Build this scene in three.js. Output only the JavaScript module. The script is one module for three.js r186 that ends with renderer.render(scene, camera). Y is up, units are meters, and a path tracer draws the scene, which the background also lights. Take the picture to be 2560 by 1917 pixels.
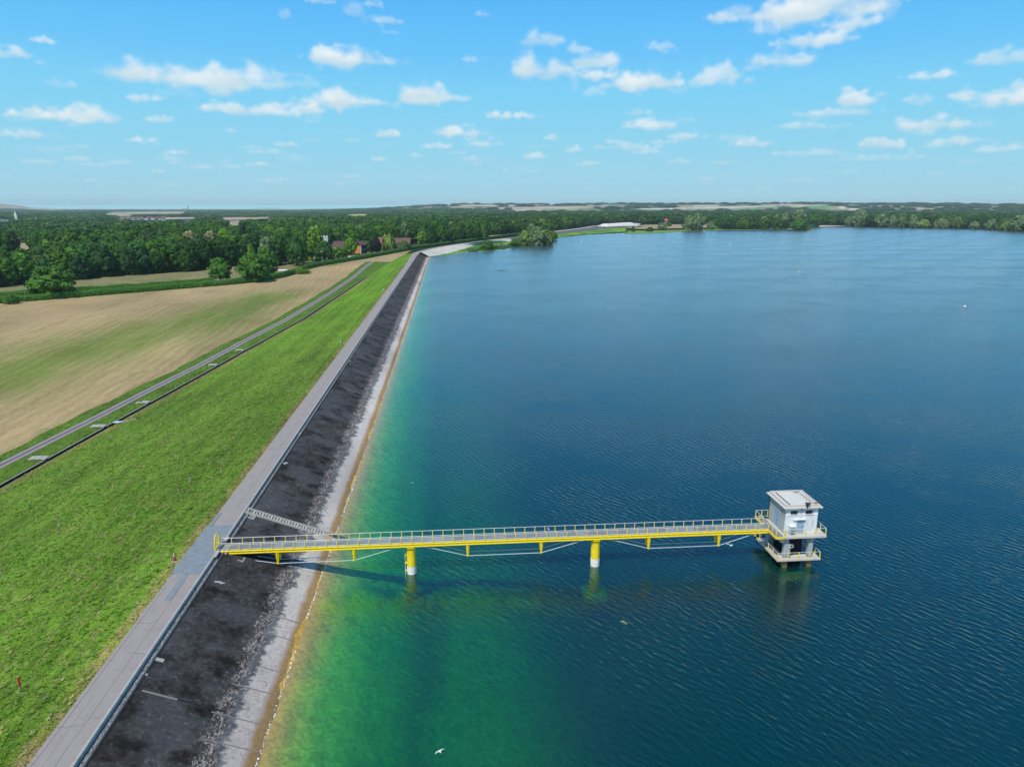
import * as THREE from 'three';
import { mergeGeometries, mergeVertices } from 'three/addons/utils/BufferGeometryUtils.js';
import { RoundedBoxGeometry } from 'three/addons/geometries/RoundedBoxGeometry.js';

// ---------------------------------------------------------------- camera, light, exposure
const scene = new THREE.Scene();
const EYE = new THREE.Vector3(18.9, 50, 91.3), PITCH = 13.9 * Math.PI / 180, YAW = 4.9 * Math.PI / 180, FOCAL = 1780, PW = 2560, PH = 1917;
const camera = new THREE.PerspectiveCamera(2 * Math.atan(PH / 2 / FOCAL) * 180 / Math.PI, PW / PH, 1, 80000);
camera.position.copy(EYE);
camera.rotation.set(-PITCH, -YAW, 0, 'YXZ');
scene.add(camera);
const renderer = new THREE.WebGLRenderer({ antialias: true });
renderer.toneMapping = THREE.LinearToneMapping;
renderer.toneMappingExposure = 1;
renderer.shadowMap.enabled = true;
const SUN = new THREE.Vector3(-0.38, 1, 0.55).normalize();
const sun = new THREE.DirectionalLight(new THREE.Color(1, 0.955, 0.88), 4.6);
sun.name = 'sun';
sun.position.copy(SUN).multiplyScalar(600);
sun.castShadow = true;
sun.shadow.mapSize.set(4096, 4096);
Object.assign(sun.shadow.camera, { left: -400, right: 400, top: 400, bottom: -400, near: 10, far: 2000 });
scene.add(sun, sun.target);
scene.fog = new THREE.FogExp2(new THREE.Color(0.80, 1.0, 0.98), 0.000044);

// ---------------------------------------------------------------- small tools
const { clamp, lerp, smoothstep } = THREE.MathUtils;
const PI = Math.PI;
function rng(seed) { let a = seed >>> 0; return () => { a = (a + 0x6d2b79f5) | 0; let t = Math.imul(a ^ (a >>> 15), 1 | a); t = (t + Math.imul(t ^ (t >>> 7), 61 | t)) ^ t; return ((t ^ (t >>> 14)) >>> 0) / 4294967296; }; }
function hash(x, y, s = 0) { let h = Math.imul(x | 0, 374761393) + Math.imul(y | 0, 668265263) + Math.imul(s | 0, 1274126177); h = Math.imul(h ^ (h >>> 13), 1103515245); h ^= h >>> 16; return (h >>> 0) / 4294967296; }
function vnoise(x, y, s = 0, per = 0, pery = per) {
  const ix = Math.floor(x), iy = Math.floor(y), fx = x - ix, fy = y - iy, u = fx * fx * (3 - 2 * fx), v = fy * fy * (3 - 2 * fy);
  const w = (a, p) => (p ? ((a % p) + p) % p : a);
  const x0 = w(ix, per), x1 = w(ix + 1, per), y0 = w(iy, pery), y1 = w(iy + 1, pery);
  return lerp(lerp(hash(x0, y0, s), hash(x1, y0, s), u), lerp(hash(x0, y1, s), hash(x1, y1, s), u), v);
}
function fbm(x, y, o = 4, s = 0, per = 0, pery = per) { let a = 0.5, t = 0, n = 0; for (let i = 0; i < o; i++) { t += a * vnoise(x, y, s + i, per, pery); n += a; a *= 0.5; x *= 2; y *= 2; per *= 2; pery *= 2; } return t / n; }
const lin = (x) => (x <= 0.0031308 ? 12.92 * x : 1.055 * Math.pow(x, 1 / 2.4) - 0.055);
// colour texture: fn(u, v) -> linear [r, g, b]
function tex(w, h, fn, rx = 1, ry = 1) {
  const d = new Uint8Array(w * h * 4);
  for (let j = 0; j < h; j++) for (let i = 0; i < w; i++) {
    const c = fn((i + 0.5) / w, (j + 0.5) / h, i, j), k = (j * w + i) * 4;
    for (let q = 0; q < 3; q++) d[k + q] = clamp(lin(Math.max(0, c[q])) * 255, 0, 255);
    d[k + 3] = 255;
  }
  return finish(new THREE.DataTexture(d, w, h), THREE.SRGBColorSpace, rx, ry);
}
function grey(w, h, fn, rx = 1, ry = 1) {
  const d = new Uint8Array(w * h * 4);
  for (let j = 0; j < h; j++) for (let i = 0; i < w; i++) { const c = clamp(fn((i + 0.5) / w, (j + 0.5) / h) * 255, 0, 255), k = (j * w + i) * 4; d[k] = d[k + 1] = d[k + 2] = c; d[k + 3] = 255; }
  return finish(new THREE.DataTexture(d, w, h), THREE.NoColorSpace, rx, ry);
}
function finish(t, cs, rx, ry) { t.colorSpace = cs; t.wrapS = t.wrapT = THREE.RepeatWrapping; t.magFilter = THREE.LinearFilter; t.minFilter = THREE.LinearMipmapLinearFilter; t.generateMipmaps = true; t.repeat.set(rx, ry); t.needsUpdate = true; return t; }
const mix3 = (a, b, t) => [lerp(a[0], b[0], t), lerp(a[1], b[1], t), lerp(a[2], b[2], t)];
const mul3 = (a, k) => [a[0] * k, a[1] * k, a[2] * k];
const rgb = (r, g, b) => new THREE.Color().setRGB(r, g, b);
// matt outdoor surfaces: the rougher, the less of the sky they mirror
const matte = (o) => new THREE.MeshPhysicalMaterial({ specularIntensity: (o.roughness ?? 1) >= 0.7 ? 0.25 : 0.9, ...o });
const std = (c, rough = 0.8, extra = {}) => matte({ color: Array.isArray(c) ? rgb(...c) : c, roughness: rough, metalness: 0, ...extra });
const used = {};
function numbered(n) { const k = used[n] = (used[n] ?? -1) + 1; return k ? n + '_' + String(k).padStart(3, '0') : n; }
function shade(o) { o.traverse((m) => { if (m.isMesh) { m.castShadow = true; m.receiveShadow = true; } }); return o; }
function group(name, label, category, pos = [0, 0, 0], turn = 0, grp) {
  const o = new THREE.Group(); o.name = numbered(name); o.position.set(...pos); o.rotation.y = turn;
  o.userData = { label, category }; if (grp) o.userData.group = grp; scene.add(o); return o;
}
function part(name, geo, mat, parent) { const m = new THREE.Mesh(geo, mat); m.name = name; m.castShadow = m.receiveShadow = true; parent.add(m); return m; }
function single(name, geo, mat, label, category, grp) { const m = part(numbered(name), geo, mat, scene); m.userData = { label, category }; if (grp) m.userData.group = grp; return m; }
function struct(name, geo, mat) { const m = part(numbered(name), geo, mat, scene); m.userData = { kind: 'structure' }; return m; }
function copyOf(o, label, grp) { const c = o.clone(); c.name = numbered(o.name.replace(/_\d{3}$/, '')); c.userData = { ...o.userData }; if (label) c.userData.label = label; if (grp) c.userData.group = grp; scene.add(c); return c; }
const V = (x, y, z) => new THREE.Vector3(x, y, z);
function box(w, h, d, x = 0, y = 0, z = 0, ry = 0, rx = 0, rz = 0) { const g = new THREE.BoxGeometry(w, h, d); g.rotateZ(rz).rotateX(rx).rotateY(ry).translate(x, y, z); return g; }
function rbox(w, h, d, r, x = 0, y = 0, z = 0) { const g = new RoundedBoxGeometry(w, h, d, 1, r); g.translate(x, y, z); return g; }
function bar(a, b, r, seg = 8, r2 = r) { const d = b.clone().sub(a), g = new THREE.CylinderGeometry(r2, r, d.length(), seg); g.translate(0, d.length() / 2, 0); g.applyQuaternion(new THREE.Quaternion().setFromUnitVectors(V(0, 1, 0), d.normalize())); g.translate(a.x, a.y, a.z); return g; }
function beam(a, b, w, h) { const d = b.clone().sub(a), L = d.length(), g = new THREE.BoxGeometry(w, h, L), m = new THREE.Matrix4().lookAt(a, b, V(0, 1, 0)); g.applyMatrix4(m); g.translate((a.x + b.x) / 2, (a.y + b.y) / 2, (a.z + b.z) / 2); return g; }
const plain = (g) => { g = g.index ? g.toNonIndexed() : g; for (const k of Object.keys(g.attributes)) if (!['position', 'normal', 'uv'].includes(k)) g.deleteAttribute(k); return g; };
const merge = (a) => mergeGeometries(a.map(plain));
// surface through rows of points; uv in metres unless given; color(x, y, z, i, j) -> linear rgb
function loft(rows, { uv, color, flip } = {}) {
  const n = rows[0].length, pos = [], uvs = [], idx = [], col = [];
  rows.forEach((r, i) => r.forEach((p, j) => { pos.push(p.x, p.y, p.z); const w = uv ? uv(p, i, j) : [p.x, -p.z]; uvs.push(w[0], w[1]); if (color) col.push(...color(p, i, j)); }));
  for (let i = 0; i + 1 < rows.length; i++) for (let j = 0; j + 1 < n; j++) { const a = i * n + j, b = a + 1, c = a + n, d = c + 1; flip ? idx.push(a, c, b, b, c, d) : idx.push(a, b, c, b, d, c); }
  const g = new THREE.BufferGeometry();
  g.setAttribute('position', new THREE.Float32BufferAttribute(pos, 3)); g.setAttribute('uv', new THREE.Float32BufferAttribute(uvs, 2));
  if (color) g.setAttribute('color', new THREE.Float32BufferAttribute(col, 3));
  g.setIndex(idx); g.computeVertexNormals();
  return g;
}
const piece = (tab, x) => { if (x <= tab[0][0]) return tab[0][1]; for (let i = 1; i < tab.length; i++) if (x <= tab[i][0]) { const a = tab[i - 1], b = tab[i]; return lerp(a[1], b[1], (x - a[0]) / (b[0] - a[0])); } return tab[tab.length - 1][1]; };
const inPoly = (poly, x, y) => { let c = false; for (let i = 0, j = poly.length - 1; i < poly.length; j = i++) { const a = poly[i], b = poly[j]; if ((a[1] > y) !== (b[1] > y) && x < (b[0] - a[0]) * (y - a[1]) / (b[1] - a[1]) + a[0]) c = !c; } return c; };
const segDist = (px, py, a, b) => { const dx = b[0] - a[0], dy = b[1] - a[1], t = clamp(((px - a[0]) * dx + (py - a[1]) * dy) / (dx * dx + dy * dy || 1), 0, 1); return Math.hypot(px - a[0] - t * dx, py - a[1] - t * dy); };
const polyDist = (poly, x, y) => { let d = 1e9; for (let i = 0, j = poly.length - 1; i < poly.length; j = i++) d = Math.min(d, segDist(x, y, poly[j], poly[i])); return inPoly(poly, x, y) ? -d : d; };

// ---------------------------------------------------------------- the lie of the land. s runs along the dam: z = 91.3 - s
const zs = (s) => 91.3 - s;
const YD = [[-400, -18], [-100, -17], [0, -15.6], [100, -13.6], [160, -11.9], [220, -10], [256, -8.6], [363, -4.9], [558, -2.3], [700, 0.5], [850, 2.5], [1000, 3]];
const CREST = 5, XC = -13.3, XR = -17;                                    // crest level, its water side and its land side
const crestCurve = new THREE.CatmullRomCurve3([[-13.3, 640], [-13.3, 700], [-10.5, 757], [8, 845], [46, 950], [85, 1042], [127, 1132], [210, 1348], [318, 1604], [413, 1851], [536, 2046], [640, 2180]].map(([x, s]) => V(x, CREST, zs(s))));
const SHORE = [[-2, 740], [0, 758], [8, 772], [29, 811], [53, 831], [84, 868], [108, 937], [133, 986], [177, 1116], [206, 1227], [280, 1339], [364, 1416], [410, 1425], [529, 1537], [633, 1613], [836, 1570], [840, 1600], [700, 1790], [760, 1880], [1049, 1965], [1102, 1916], [1130, 1803], [1194, 1710], [1249, 1637], [1235, 1424], [1500, 1250], [2600, 1000], [2600, -900], [-15, -900], [-15, 700]];
const hillR = (az) => 18 * fbm(az * 9, 3, 3, 5);
function ground(x, z) {                                                   // natural ground, dam and lake left out
  const s = 91.3 - z, r = Math.hypot(x - EYE.x, z - EYE.z), az = Math.atan2(x - EYE.x, -(z - EYE.z));
  let y = piece(YD, s);
  const left = smoothstep(-x, 260, 700) * smoothstep(s, 560, 900);
  y = lerp(y, -9, left * 0.9);
  if (r > 1800) {
    const k = smoothstep(r, 1800, 3600), far = az < 0.1 ? -8 + 10 * smoothstep(az, -0.25, 0.1) : 4;
    y = lerp(y, far + 5 * (fbm(x / 900, z / 900, 3, 9) - 0.5), k);
    const right = smoothstep(az, -0.2, 0.05) * (1 - smoothstep(az, 0.5, 0.95) * 0.55);
    y += right * (66 + hillR(az)) * smoothstep(r, 4600, 8600) * (1 - 0.5 * smoothstep(r, 9500, 20000));
    const l = smoothstep(az, -0.75, -0.62) * (1 - smoothstep(az, -0.56, -0.45)) + smoothstep(-az, 0.75, 1.2) * 0.8;
    y += l * 150 * smoothstep(r, 11500, 14500) * (0.85 + 0.3 * fbm(az * 14, 1, 2, 3));
  }
  return y;
}
const DITCH = [[-84.4, 161.2], [-78.1, 207], [-70.6, 256], [-66.2, 290], [-55.2, 361], [-45.1, 553.1]];
const ditchX = (s) => s < 161 ? -84.4 - (161 - s) * 0.137 : piece(DITCH.map((p) => [p[1], p[0]]), s);
const LOW = [[-124, -60], [-108, 60], [-92.2, 170], [-86.3, 207], [-82.2, 235], [-76.2, 270], [-71, 312], [-63.6, 362], [-58.3, 460], [-55.3, 560], [-55, 640], [-53.5, 682]];
const lowX = (s) => piece(LOW.map((p) => [p[1], p[0]]), s);
const HEDGE = [[-420, 292], [-330, 362], [-240.1, 433.1], [-224.7, 443.3], [-192, 469.4], [-164.5, 491.4], [-130.8, 519], [-116, 540], [-108, 562], [-103.7, 591], [-101.5, 615], [-94, 648], [-66.9, 710.6], [-18.1, 853.3], [28, 970], [90, 1121], [150, 1290]];
const hedgeX = (s) => piece(HEDGE.map((p) => [p[1], p[0]]), s);
// the point of a plane y = h, or of the ground, that stands at a place of the photograph
function ray(px, py) { const dx = (px - 1280) / FOCAL, dy = (958.5 - py) / FOCAL, y = -(Math.sin(PITCH) - dy * Math.cos(PITCH)), f = Math.cos(PITCH) + dy * Math.sin(PITCH); return V(dx * Math.cos(YAW) + f * Math.sin(YAW), y, -(f * Math.cos(YAW) - dx * Math.sin(YAW))); }
function at(px, py, h) { const r = ray(px, py); return r.multiplyScalar((h - EYE.y) / r.y).add(EYE); }
function on(px, py, up = 0.2, fn = ground) { let h = 0, p; for (let i = 0; i < 50; i++) { p = at(px, py, h); h = 0.5 * h + 0.5 * (fn(p.x, p.z) + up); } p.y = fn(p.x, p.z) + up; return p; }
const slopeY = (x) => CREST + (x - XR) / 4;
function onSlope(px, py) { return on(px, py, 0, (x) => clamp(slopeY(x), -20, CREST)); }
function project(x, y, z) { const v = V(x - EYE.x, y - EYE.y, z - EYE.z), cx = v.x * Math.cos(YAW) + v.z * Math.sin(YAW), f = v.x * Math.sin(YAW) - v.z * Math.cos(YAW); const d = f * Math.cos(PITCH) - v.y * Math.sin(PITCH), u = v.y * Math.cos(PITCH) + f * Math.sin(PITCH); return d > 1 ? [1280 + FOCAL * cx / d, 958.5 - FOCAL * u / d, d] : null; }

// ---------------------------------------------------------------- sky: clear summer air and fair-weather cumulus all round
// a cloud: direction (azimuth from the dam's own direction, height above the horizon), half width and half height, all in radians; a thickness 0..1
{
  const W = 4096, H = 2048, data = new Float32Array(W * H * 4);
  const AIR = [[0, [0.345, 0.635, 0.765]], [0.12, [0.345, 0.635, 0.765]], [0.22, [0.46, 0.775, 0.89]], [1.5, [0.375, 0.70, 0.85]], [4.75, [0.285, 0.68, 0.89]], [8, [0.22, 0.65, 0.94]], [11.4, [0.14, 0.55, 0.97]], [14.4, [0.10, 0.48, 0.95]], [20, [0.040, 0.36, 0.88]], [30, [0.016, 0.235, 0.70]], [50, [0.010, 0.145, 0.47]], [90, [0.010, 0.12, 0.40]]];
  const air = (e) => { for (let i = 1; i < AIR.length; i++) if (e <= AIR[i][0]) return mix3(AIR[i - 1][1], AIR[i][1], smoothstep(e, AIR[i - 1][0], AIR[i][0]) * 0.35 + 0.65 * (e - AIR[i - 1][0]) / (AIR[i][0] - AIR[i - 1][0])); return AIR[AIR.length - 1][1]; };
  for (let j = 0; j < H; j++) { const e = ((j + 0.5) / H - 0.5) * 180, c = e <= 0 ? AIR[0][1] : air(e); for (let i = 0; i < W; i++) { const k = (j * W + i) * 4; data[k] = c[0]; data[k + 1] = c[1]; data[k + 2] = c[2]; data[k + 3] = 1; } }
  const clouds = [], K = 2560 / 2211.4;
  // the clouds of the photograph: where each stands in it, and how wide, high and thick it is
  const seen = [
    [420, 168, 370, 66, 1], [765, 127, 178, 50, 0.95], [25, 115, 70, 28, 0.7], [95, 88, 42, 15, 0.75], [310, 210, 58, 24, 0.7], [165, 248, 150, 44, 1], [62, 246, 90, 24, 0.95], [342, 257, 58, 17, 0.75], [40, 290, 95, 19, 0.7],
    [550, 237, 195, 36, 0.9], [735, 218, 150, 46, 1], [810, 222, 60, 16, 0.6], [672, 236, 56, 28, 0.9], [915, 209, 112, 58, 1], [985, 212, 70, 22, 0.55], [1163, 147, 138, 72, 0.95], [1172, 88, 90, 40, 0.6], [1252, 105, 55, 28, 0.55], [1285, 132, 112, 44, 0.85], [1285, 160, 120, 32, 0.85],
    [1385, 178, 172, 50, 1], [1555, 162, 100, 50, 0.75], [1510, 178, 50, 26, 0.5], [1765, 22, 270, 70, 0.95], [1850, 50, 90, 46, 0.85], [1700, 30, 130, 60, 0.9], [1750, 88, 150, 38, 0.9], [1692, 130, 118, 50, 0.85], [1568, 38, 68, 32, 0.7], [1428, 100, 48, 28, 0.55], [2012, 162, 78, 22, 0.75],
    [2165, 125, 120, 34, 0.6], [2165, 203, 150, 54, 1], [2076, 204, 44, 22, 0.75], [1842, 216, 92, 38, 0.9], [1800, 244, 140, 22, 0.7], [1735, 270, 80, 20, 0.6], [1805, 272, 60, 18, 0.5], [1985, 215, 50, 28, 0.5], [2015, 268, 128, 36, 0.9], [1410, 270, 130, 38, 0.9], [1378, 243, 64, 18, 0.6], [1480, 294, 78, 20, 0.8],
    [1100, 250, 108, 20, 0.85], [998, 286, 118, 30, 0.95], [835, 290, 58, 21, 0.85], [1046, 310, 78, 20, 0.75], [945, 315, 66, 15, 0.75], [1192, 297, 38, 14, 0.7], [1156, 337, 58, 20, 0.85], [1240, 323, 42, 18, 0.65], [1360, 317, 150, 20, 0.65], [1330, 306, 44, 16, 0.6], [1280, 352, 46, 14, 0.7], [1622, 311, 68, 22, 0.85], [1910, 311, 86, 27, 0.9], [2070, 305, 84, 22, 0.8], [2165, 320, 92, 20, 0.65],
    [1740, 330, 150, 18, 0.6], [1900, 342, 170, 15, 0.5], [305, 303, 64, 15, 0.8], [373, 329, 46, 15, 0.75], [170, 343, 52, 12, 0.65], [200, 355, 66, 10, 0.6], [262, 351, 46, 9, 0.55], [340, 370, 29, 9, 0.7], [555, 354, 44, 12, 0.7], [497, 360, 50, 8, 0.6], [614, 312, 52, 14, 0.8], [575, 328, 72, 14, 0.55], [817, 344, 34, 11, 0.7], [1025, 344, 62, 15, 0.65], [1150, 370, 40, 8, 0.5],
    [615, 32, 26, 34, 0.4], [765, 22, 50, 44, 0.35], [832, 44, 72, 22, 0.55], [1042, 30, 34, 14, 0.5], [690, 2, 66, 12, 0.5], [805, 8, 40, 22, 0.5], [842, 70, 44, 10, 0.25], [1015, 128, 36, 14, 0.5], [668, 305, 50, 9, 0.3], [495, 282, 32, 12, 0.5], [672, 262, 30, 10, 0.4],
  ];
  for (const [x, y, w, h, a] of seen) { const d = ray(x * K, y * K).normalize(); clouds.push([Math.atan2(d.z, d.x), Math.asin(d.y), w * K / FOCAL / 2, h * K / FOCAL / 2, a]); }
  const r = rng(77); for (const [az, el, w, h, a] of clouds.slice()) for (let k = 0; k < 1 + 4 * w / 0.1 && k < 5; k++) clouds.push([az + (r() - 0.5) * w * 2.6, el + (r() - 0.62) * h * 1.5, w * (0.12 + 0.22 * r()), h * (0.25 + 0.3 * r()), (0.2 + 0.35 * r()) * a]);
  const faint = (az, el, big) => clouds.push([az, el, (0.006 + 0.02 * r()) * (0.5 + el * 7) * big, (0.0022 + 0.003 * r()) * (0.5 + el * 7) * big, 0.25 + 0.4 * r()]);
  for (let i = 0; i < 420; i++) faint(r() * 2 * PI - PI, 0.012 + 0.075 * Math.pow(r(), 1.3), 1);                                     // the distant rows low over the horizon
  const inFrame = (az, el) => { const p = project(EYE.x + Math.cos(az) * Math.cos(el) * 1e4, EYE.y + Math.sin(el) * 1e4, EYE.z + Math.sin(az) * Math.cos(el) * 1e4); return p && p[0] > -260 && p[0] < 2820 && p[1] > -160; };
  for (let i = 0; i < 130; i++) { const az = r() * 2 * PI - PI, el = 0.07 + 1.0 * Math.pow(r(), 1.6); if (!inFrame(az, el)) clouds.push([az, el, (0.03 + 0.07 * r()) * (0.8 + el), (0.012 + 0.014 * r()) * (0.8 + el * 1.5), 0.6 + 0.4 * r()]); }
  clouds.forEach(([az, el, hw, hh, a], n) => {
    const ca = Math.max(0.2, Math.cos(el)), big = hw * 1.25 / ca, j0 = Math.max(0, Math.floor(((el - hh * 1.5) / PI + 0.5) * H)), j1 = Math.min(H - 1, Math.ceil(((el + hh * 1.7) / PI + 0.5) * H));
    const i0 = Math.floor(((az - big) / (2 * PI) + 0.5) * W), i1 = Math.ceil(((az + big) / (2 * PI) + 0.5) * W), asp = hw / hh, o = n * 7.31;
    const lump = 1.2 + 1.1 * hash(n, 1), side = (hash(n, 2) - 0.5) * 0.7;
    for (let j = j0; j <= j1; j++) for (let i = i0; i <= i1; i++) {
      const u = (((i + 0.5) / W - 0.5) * 2 * PI - az) * ca / hw, v = (((j + 0.5) / H - 0.5) * PI - el) / hh;
      const big1 = fbm(u * lump + o, 0.5, 2, 31), n1 = fbm(u * asp * 0.95 + o, v * 1.25 + o, 6, 11), n2 = fbm(u * asp * 0.55 + o + 50, v * 0.8 - o, 4, 21);
      const e = Math.max(0, 1 - Math.pow(Math.abs(u + side * 0.25 * (1 - u * u)), 2.1)), top = Math.pow(e, 0.66) * (0.52 + 1.0 * big1), bot = 0.78 * Math.pow(e, 0.4);
      const d = Math.min((top - v) * 0.75, (v + bot) * 1.15) + (n1 - 0.5) * 1.35 - 0.03;
      if (d <= 0) continue;
      const al = Math.pow(smoothstep(d, 0, 0.74), 0.85) * a * clamp(0.55 + a * 0.45, 0, 1) * clamp((el + hh * v) / 0.03, 0, 1);
      const lit = smoothstep((v + bot) / (top + bot + 0.05) + (n2 - 0.5) * 0.9 + (n1 - 0.5) * 0.3, 0.12, 0.85);
      const haze = clamp(1 - el / 0.2, 0, 1), c = mix3(mix3([0.60, 0.76, 0.85], [0.90, 0.95, 0.97], lit), [0.5, 0.74, 0.86], haze * 0.45), k = (j * W + ((i % W) + W) % W) * 4;
      for (let q = 0; q < 3; q++) data[k + q] = lerp(data[k + q], c[q], al);
    }
  });
  const t = new THREE.DataTexture(data, W, H, THREE.RGBAFormat, THREE.FloatType);
  t.mapping = THREE.EquirectangularReflectionMapping; t.magFilter = THREE.LinearFilter; t.needsUpdate = true;
  scene.background = t; scene.environment = t;
}

// ---------------------------------------------------------------- stations along the dam crest
const ST = [];
for (let s = -110; s < 640;) { ST.push({ p: V(XC, CREST, zs(s)), n: V(-1, 0, 0), s }); s += s > 40 && s < 260 ? 1.5 : s < 420 ? 3 : 6; }
const NB = 90;
for (let i = 0; i <= NB; i++) { const p = crestCurve.getPointAt(i / NB), t = crestCurve.getTangentAt(i / NB); ST.push({ p: V(p.x, CREST, p.z), n: V(t.z, 0, -t.x).normalize(), s: 91.3 - p.z, far: i }); }
const off = (st, d, y) => V(st.p.x + st.n.x * d, y, st.p.z + st.n.z * d);
const STN = ST.filter((st) => st.s < 752);                                   // the straight dam only
const toeX = (s) => -2 * smoothstep(s, 120, 745);

// ---------------------------------------------------------------- textures of the ground
const grassTex = tex(1024, 1024, (u, v) => {
  const a = fbm(u * 48, v * 30, 4, 1, 48, 30), b = fbm(u * 11 + 3, v * 11, 3, 8, 11), c = vnoise(u * 220, v * 170, 3, 220, 170), st = fbm(u * 70, v * 26, 3, 15, 70, 26);
  let g = mix3([0.045, 0.098, 0.007], [0.125, 0.25, 0.02], smoothstep(a * 0.5 + b * 0.2 + c * 0.28 + 0.06, 0.2, 0.9));
  g = mix3(g, [0.19, 0.21, 0.07], smoothstep(st + c * 0.22, 0.66, 0.92) * 0.75);
  return mix3(g, [0.014, 0.036, 0.005], smoothstep(1 - a + (1 - c) * 0.2, 0.7, 0.92) * 0.6);
}, 1 / 22, 1 / 22);
const grassBump = grey(512, 512, (u, v) => 0.6 * fbm(u * 44, v * 30, 4, 1, 44, 30) + 0.4 * vnoise(u * 150, v * 150, 7, 150), 1 / 22, 1 / 22);
const grassMat = matte({ map: grassTex, bumpMap: grassBump, bumpScale: 0.55, roughness: 0.95, vertexColors: true });
const roadTex = tex(512, 512, (u, v) => { const n = fbm(u * 60, v * 60, 4, 2, 60), m = fbm(u * 5, v * 5, 3, 4, 5), c = Math.abs(fbm(u * 6 + 2, v * 6, 3, 9, 6) - 0.5); return mul3(mix3([0.235, 0.208, 0.188], [0.30, 0.272, 0.25], n * 0.7 + m * 0.5), c < 0.006 ? 0.72 : 1); }, 1 / 7, 1 / 7);
const roadMat = matte({ map: roadTex, roughness: 0.9 });
const lowTex = tex(256, 256, (u, v) => { const n = fbm(u * 24, v * 40, 4, 2, 24, 40), e = Math.abs(u - 0.5), w = 0.12 + 0.05 * (vnoise(0.5, v * 9, 5, 9) - 0.5); return mix3([0.085, 0.072, 0.088], mix3([0.225, 0.185, 0.20], [0.28, 0.24, 0.25], n), smoothstep(e + (n - 0.5) * 0.06, w - 0.06, w + 0.06)); });
const lowMat = matte({ map: lowTex, roughness: 0.9 });
const fieldTex = tex(1024, 1024, (u, v) => {
  const rows = 0.5 + 0.5 * Math.sin(u * 2 * PI * 13 + 1.3 * fbm(u * 4, v * 2, 2, 6, 4, 2) * 2 * PI), n = fbm(u * 80, v * 40, 4, 3, 80, 40), m = fbm(u * 9, v * 3, 3, 12, 9, 3), f = vnoise(u * 300, v * 120, 5, 300, 120);
  let c = mix3([0.19, 0.135, 0.06], [0.43, 0.325, 0.165], clamp(n * 0.5 + m * 0.5 + (rows - 0.5) * 0.13 + (f - 0.5) * 0.3 + (vnoise(u * 110, v * 5, 33, 110, 5) - 0.5) * 0.28 + 0.05, 0, 1));
  return mix3(c, [0.11, 0.135, 0.035], smoothstep(m * 0.7 + n * 0.45 - rows * 0.06, 0.62, 0.86) * 0.55);
}, 1 / 60, 1 / 60);
const fieldMat = matte({ map: fieldTex, roughness: 0.95, vertexColors: true });
const meadowTex = tex(512, 512, (u, v) => { const n = fbm(u * 50, v * 30, 4, 3, 50, 30), m = fbm(u * 6, v * 4, 3, 12, 6, 4); return mix3([0.105, 0.115, 0.04], [0.27, 0.235, 0.115], clamp(n * 0.6 + m * 0.6 - 0.1, 0, 1)); }, 1 / 70, 1 / 70);
const meadowMat = matte({ map: meadowTex, roughness: 0.95 });
const concreteTex = tex(512, 512, (u, v) => { const n = fbm(u * 40, v * 40, 4, 2, 40), m = fbm(u * 6, v * 6, 4, 4, 6), sp = vnoise(u * 200, v * 200, 6, 200); return mix3(mix3([0.20, 0.19, 0.16], [0.46, 0.45, 0.41], clamp(n * 0.5 + m * 0.8 - 0.1, 0, 1)), [0.10, 0.10, 0.085], smoothstep(m * 0.6 + sp * 0.4, 0.62, 0.8) * 0.6); }, 1 / 4, 1 / 4);
const concrete = matte({ map: concreteTex, roughness: 0.9 });
const gutterTex = tex(512, 64, (u, v) => { const n = fbm(u * 120, v * 8, 4, 2, 120, 8), s = vnoise(u * 400, v * 24, 4, 400, 24); return mix3([0.06, 0.065, 0.06], [0.32, 0.34, 0.33], smoothstep(n * 0.7 + s * 0.4, 0.35, 0.85)); }, 1 / 30, 1);

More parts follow.
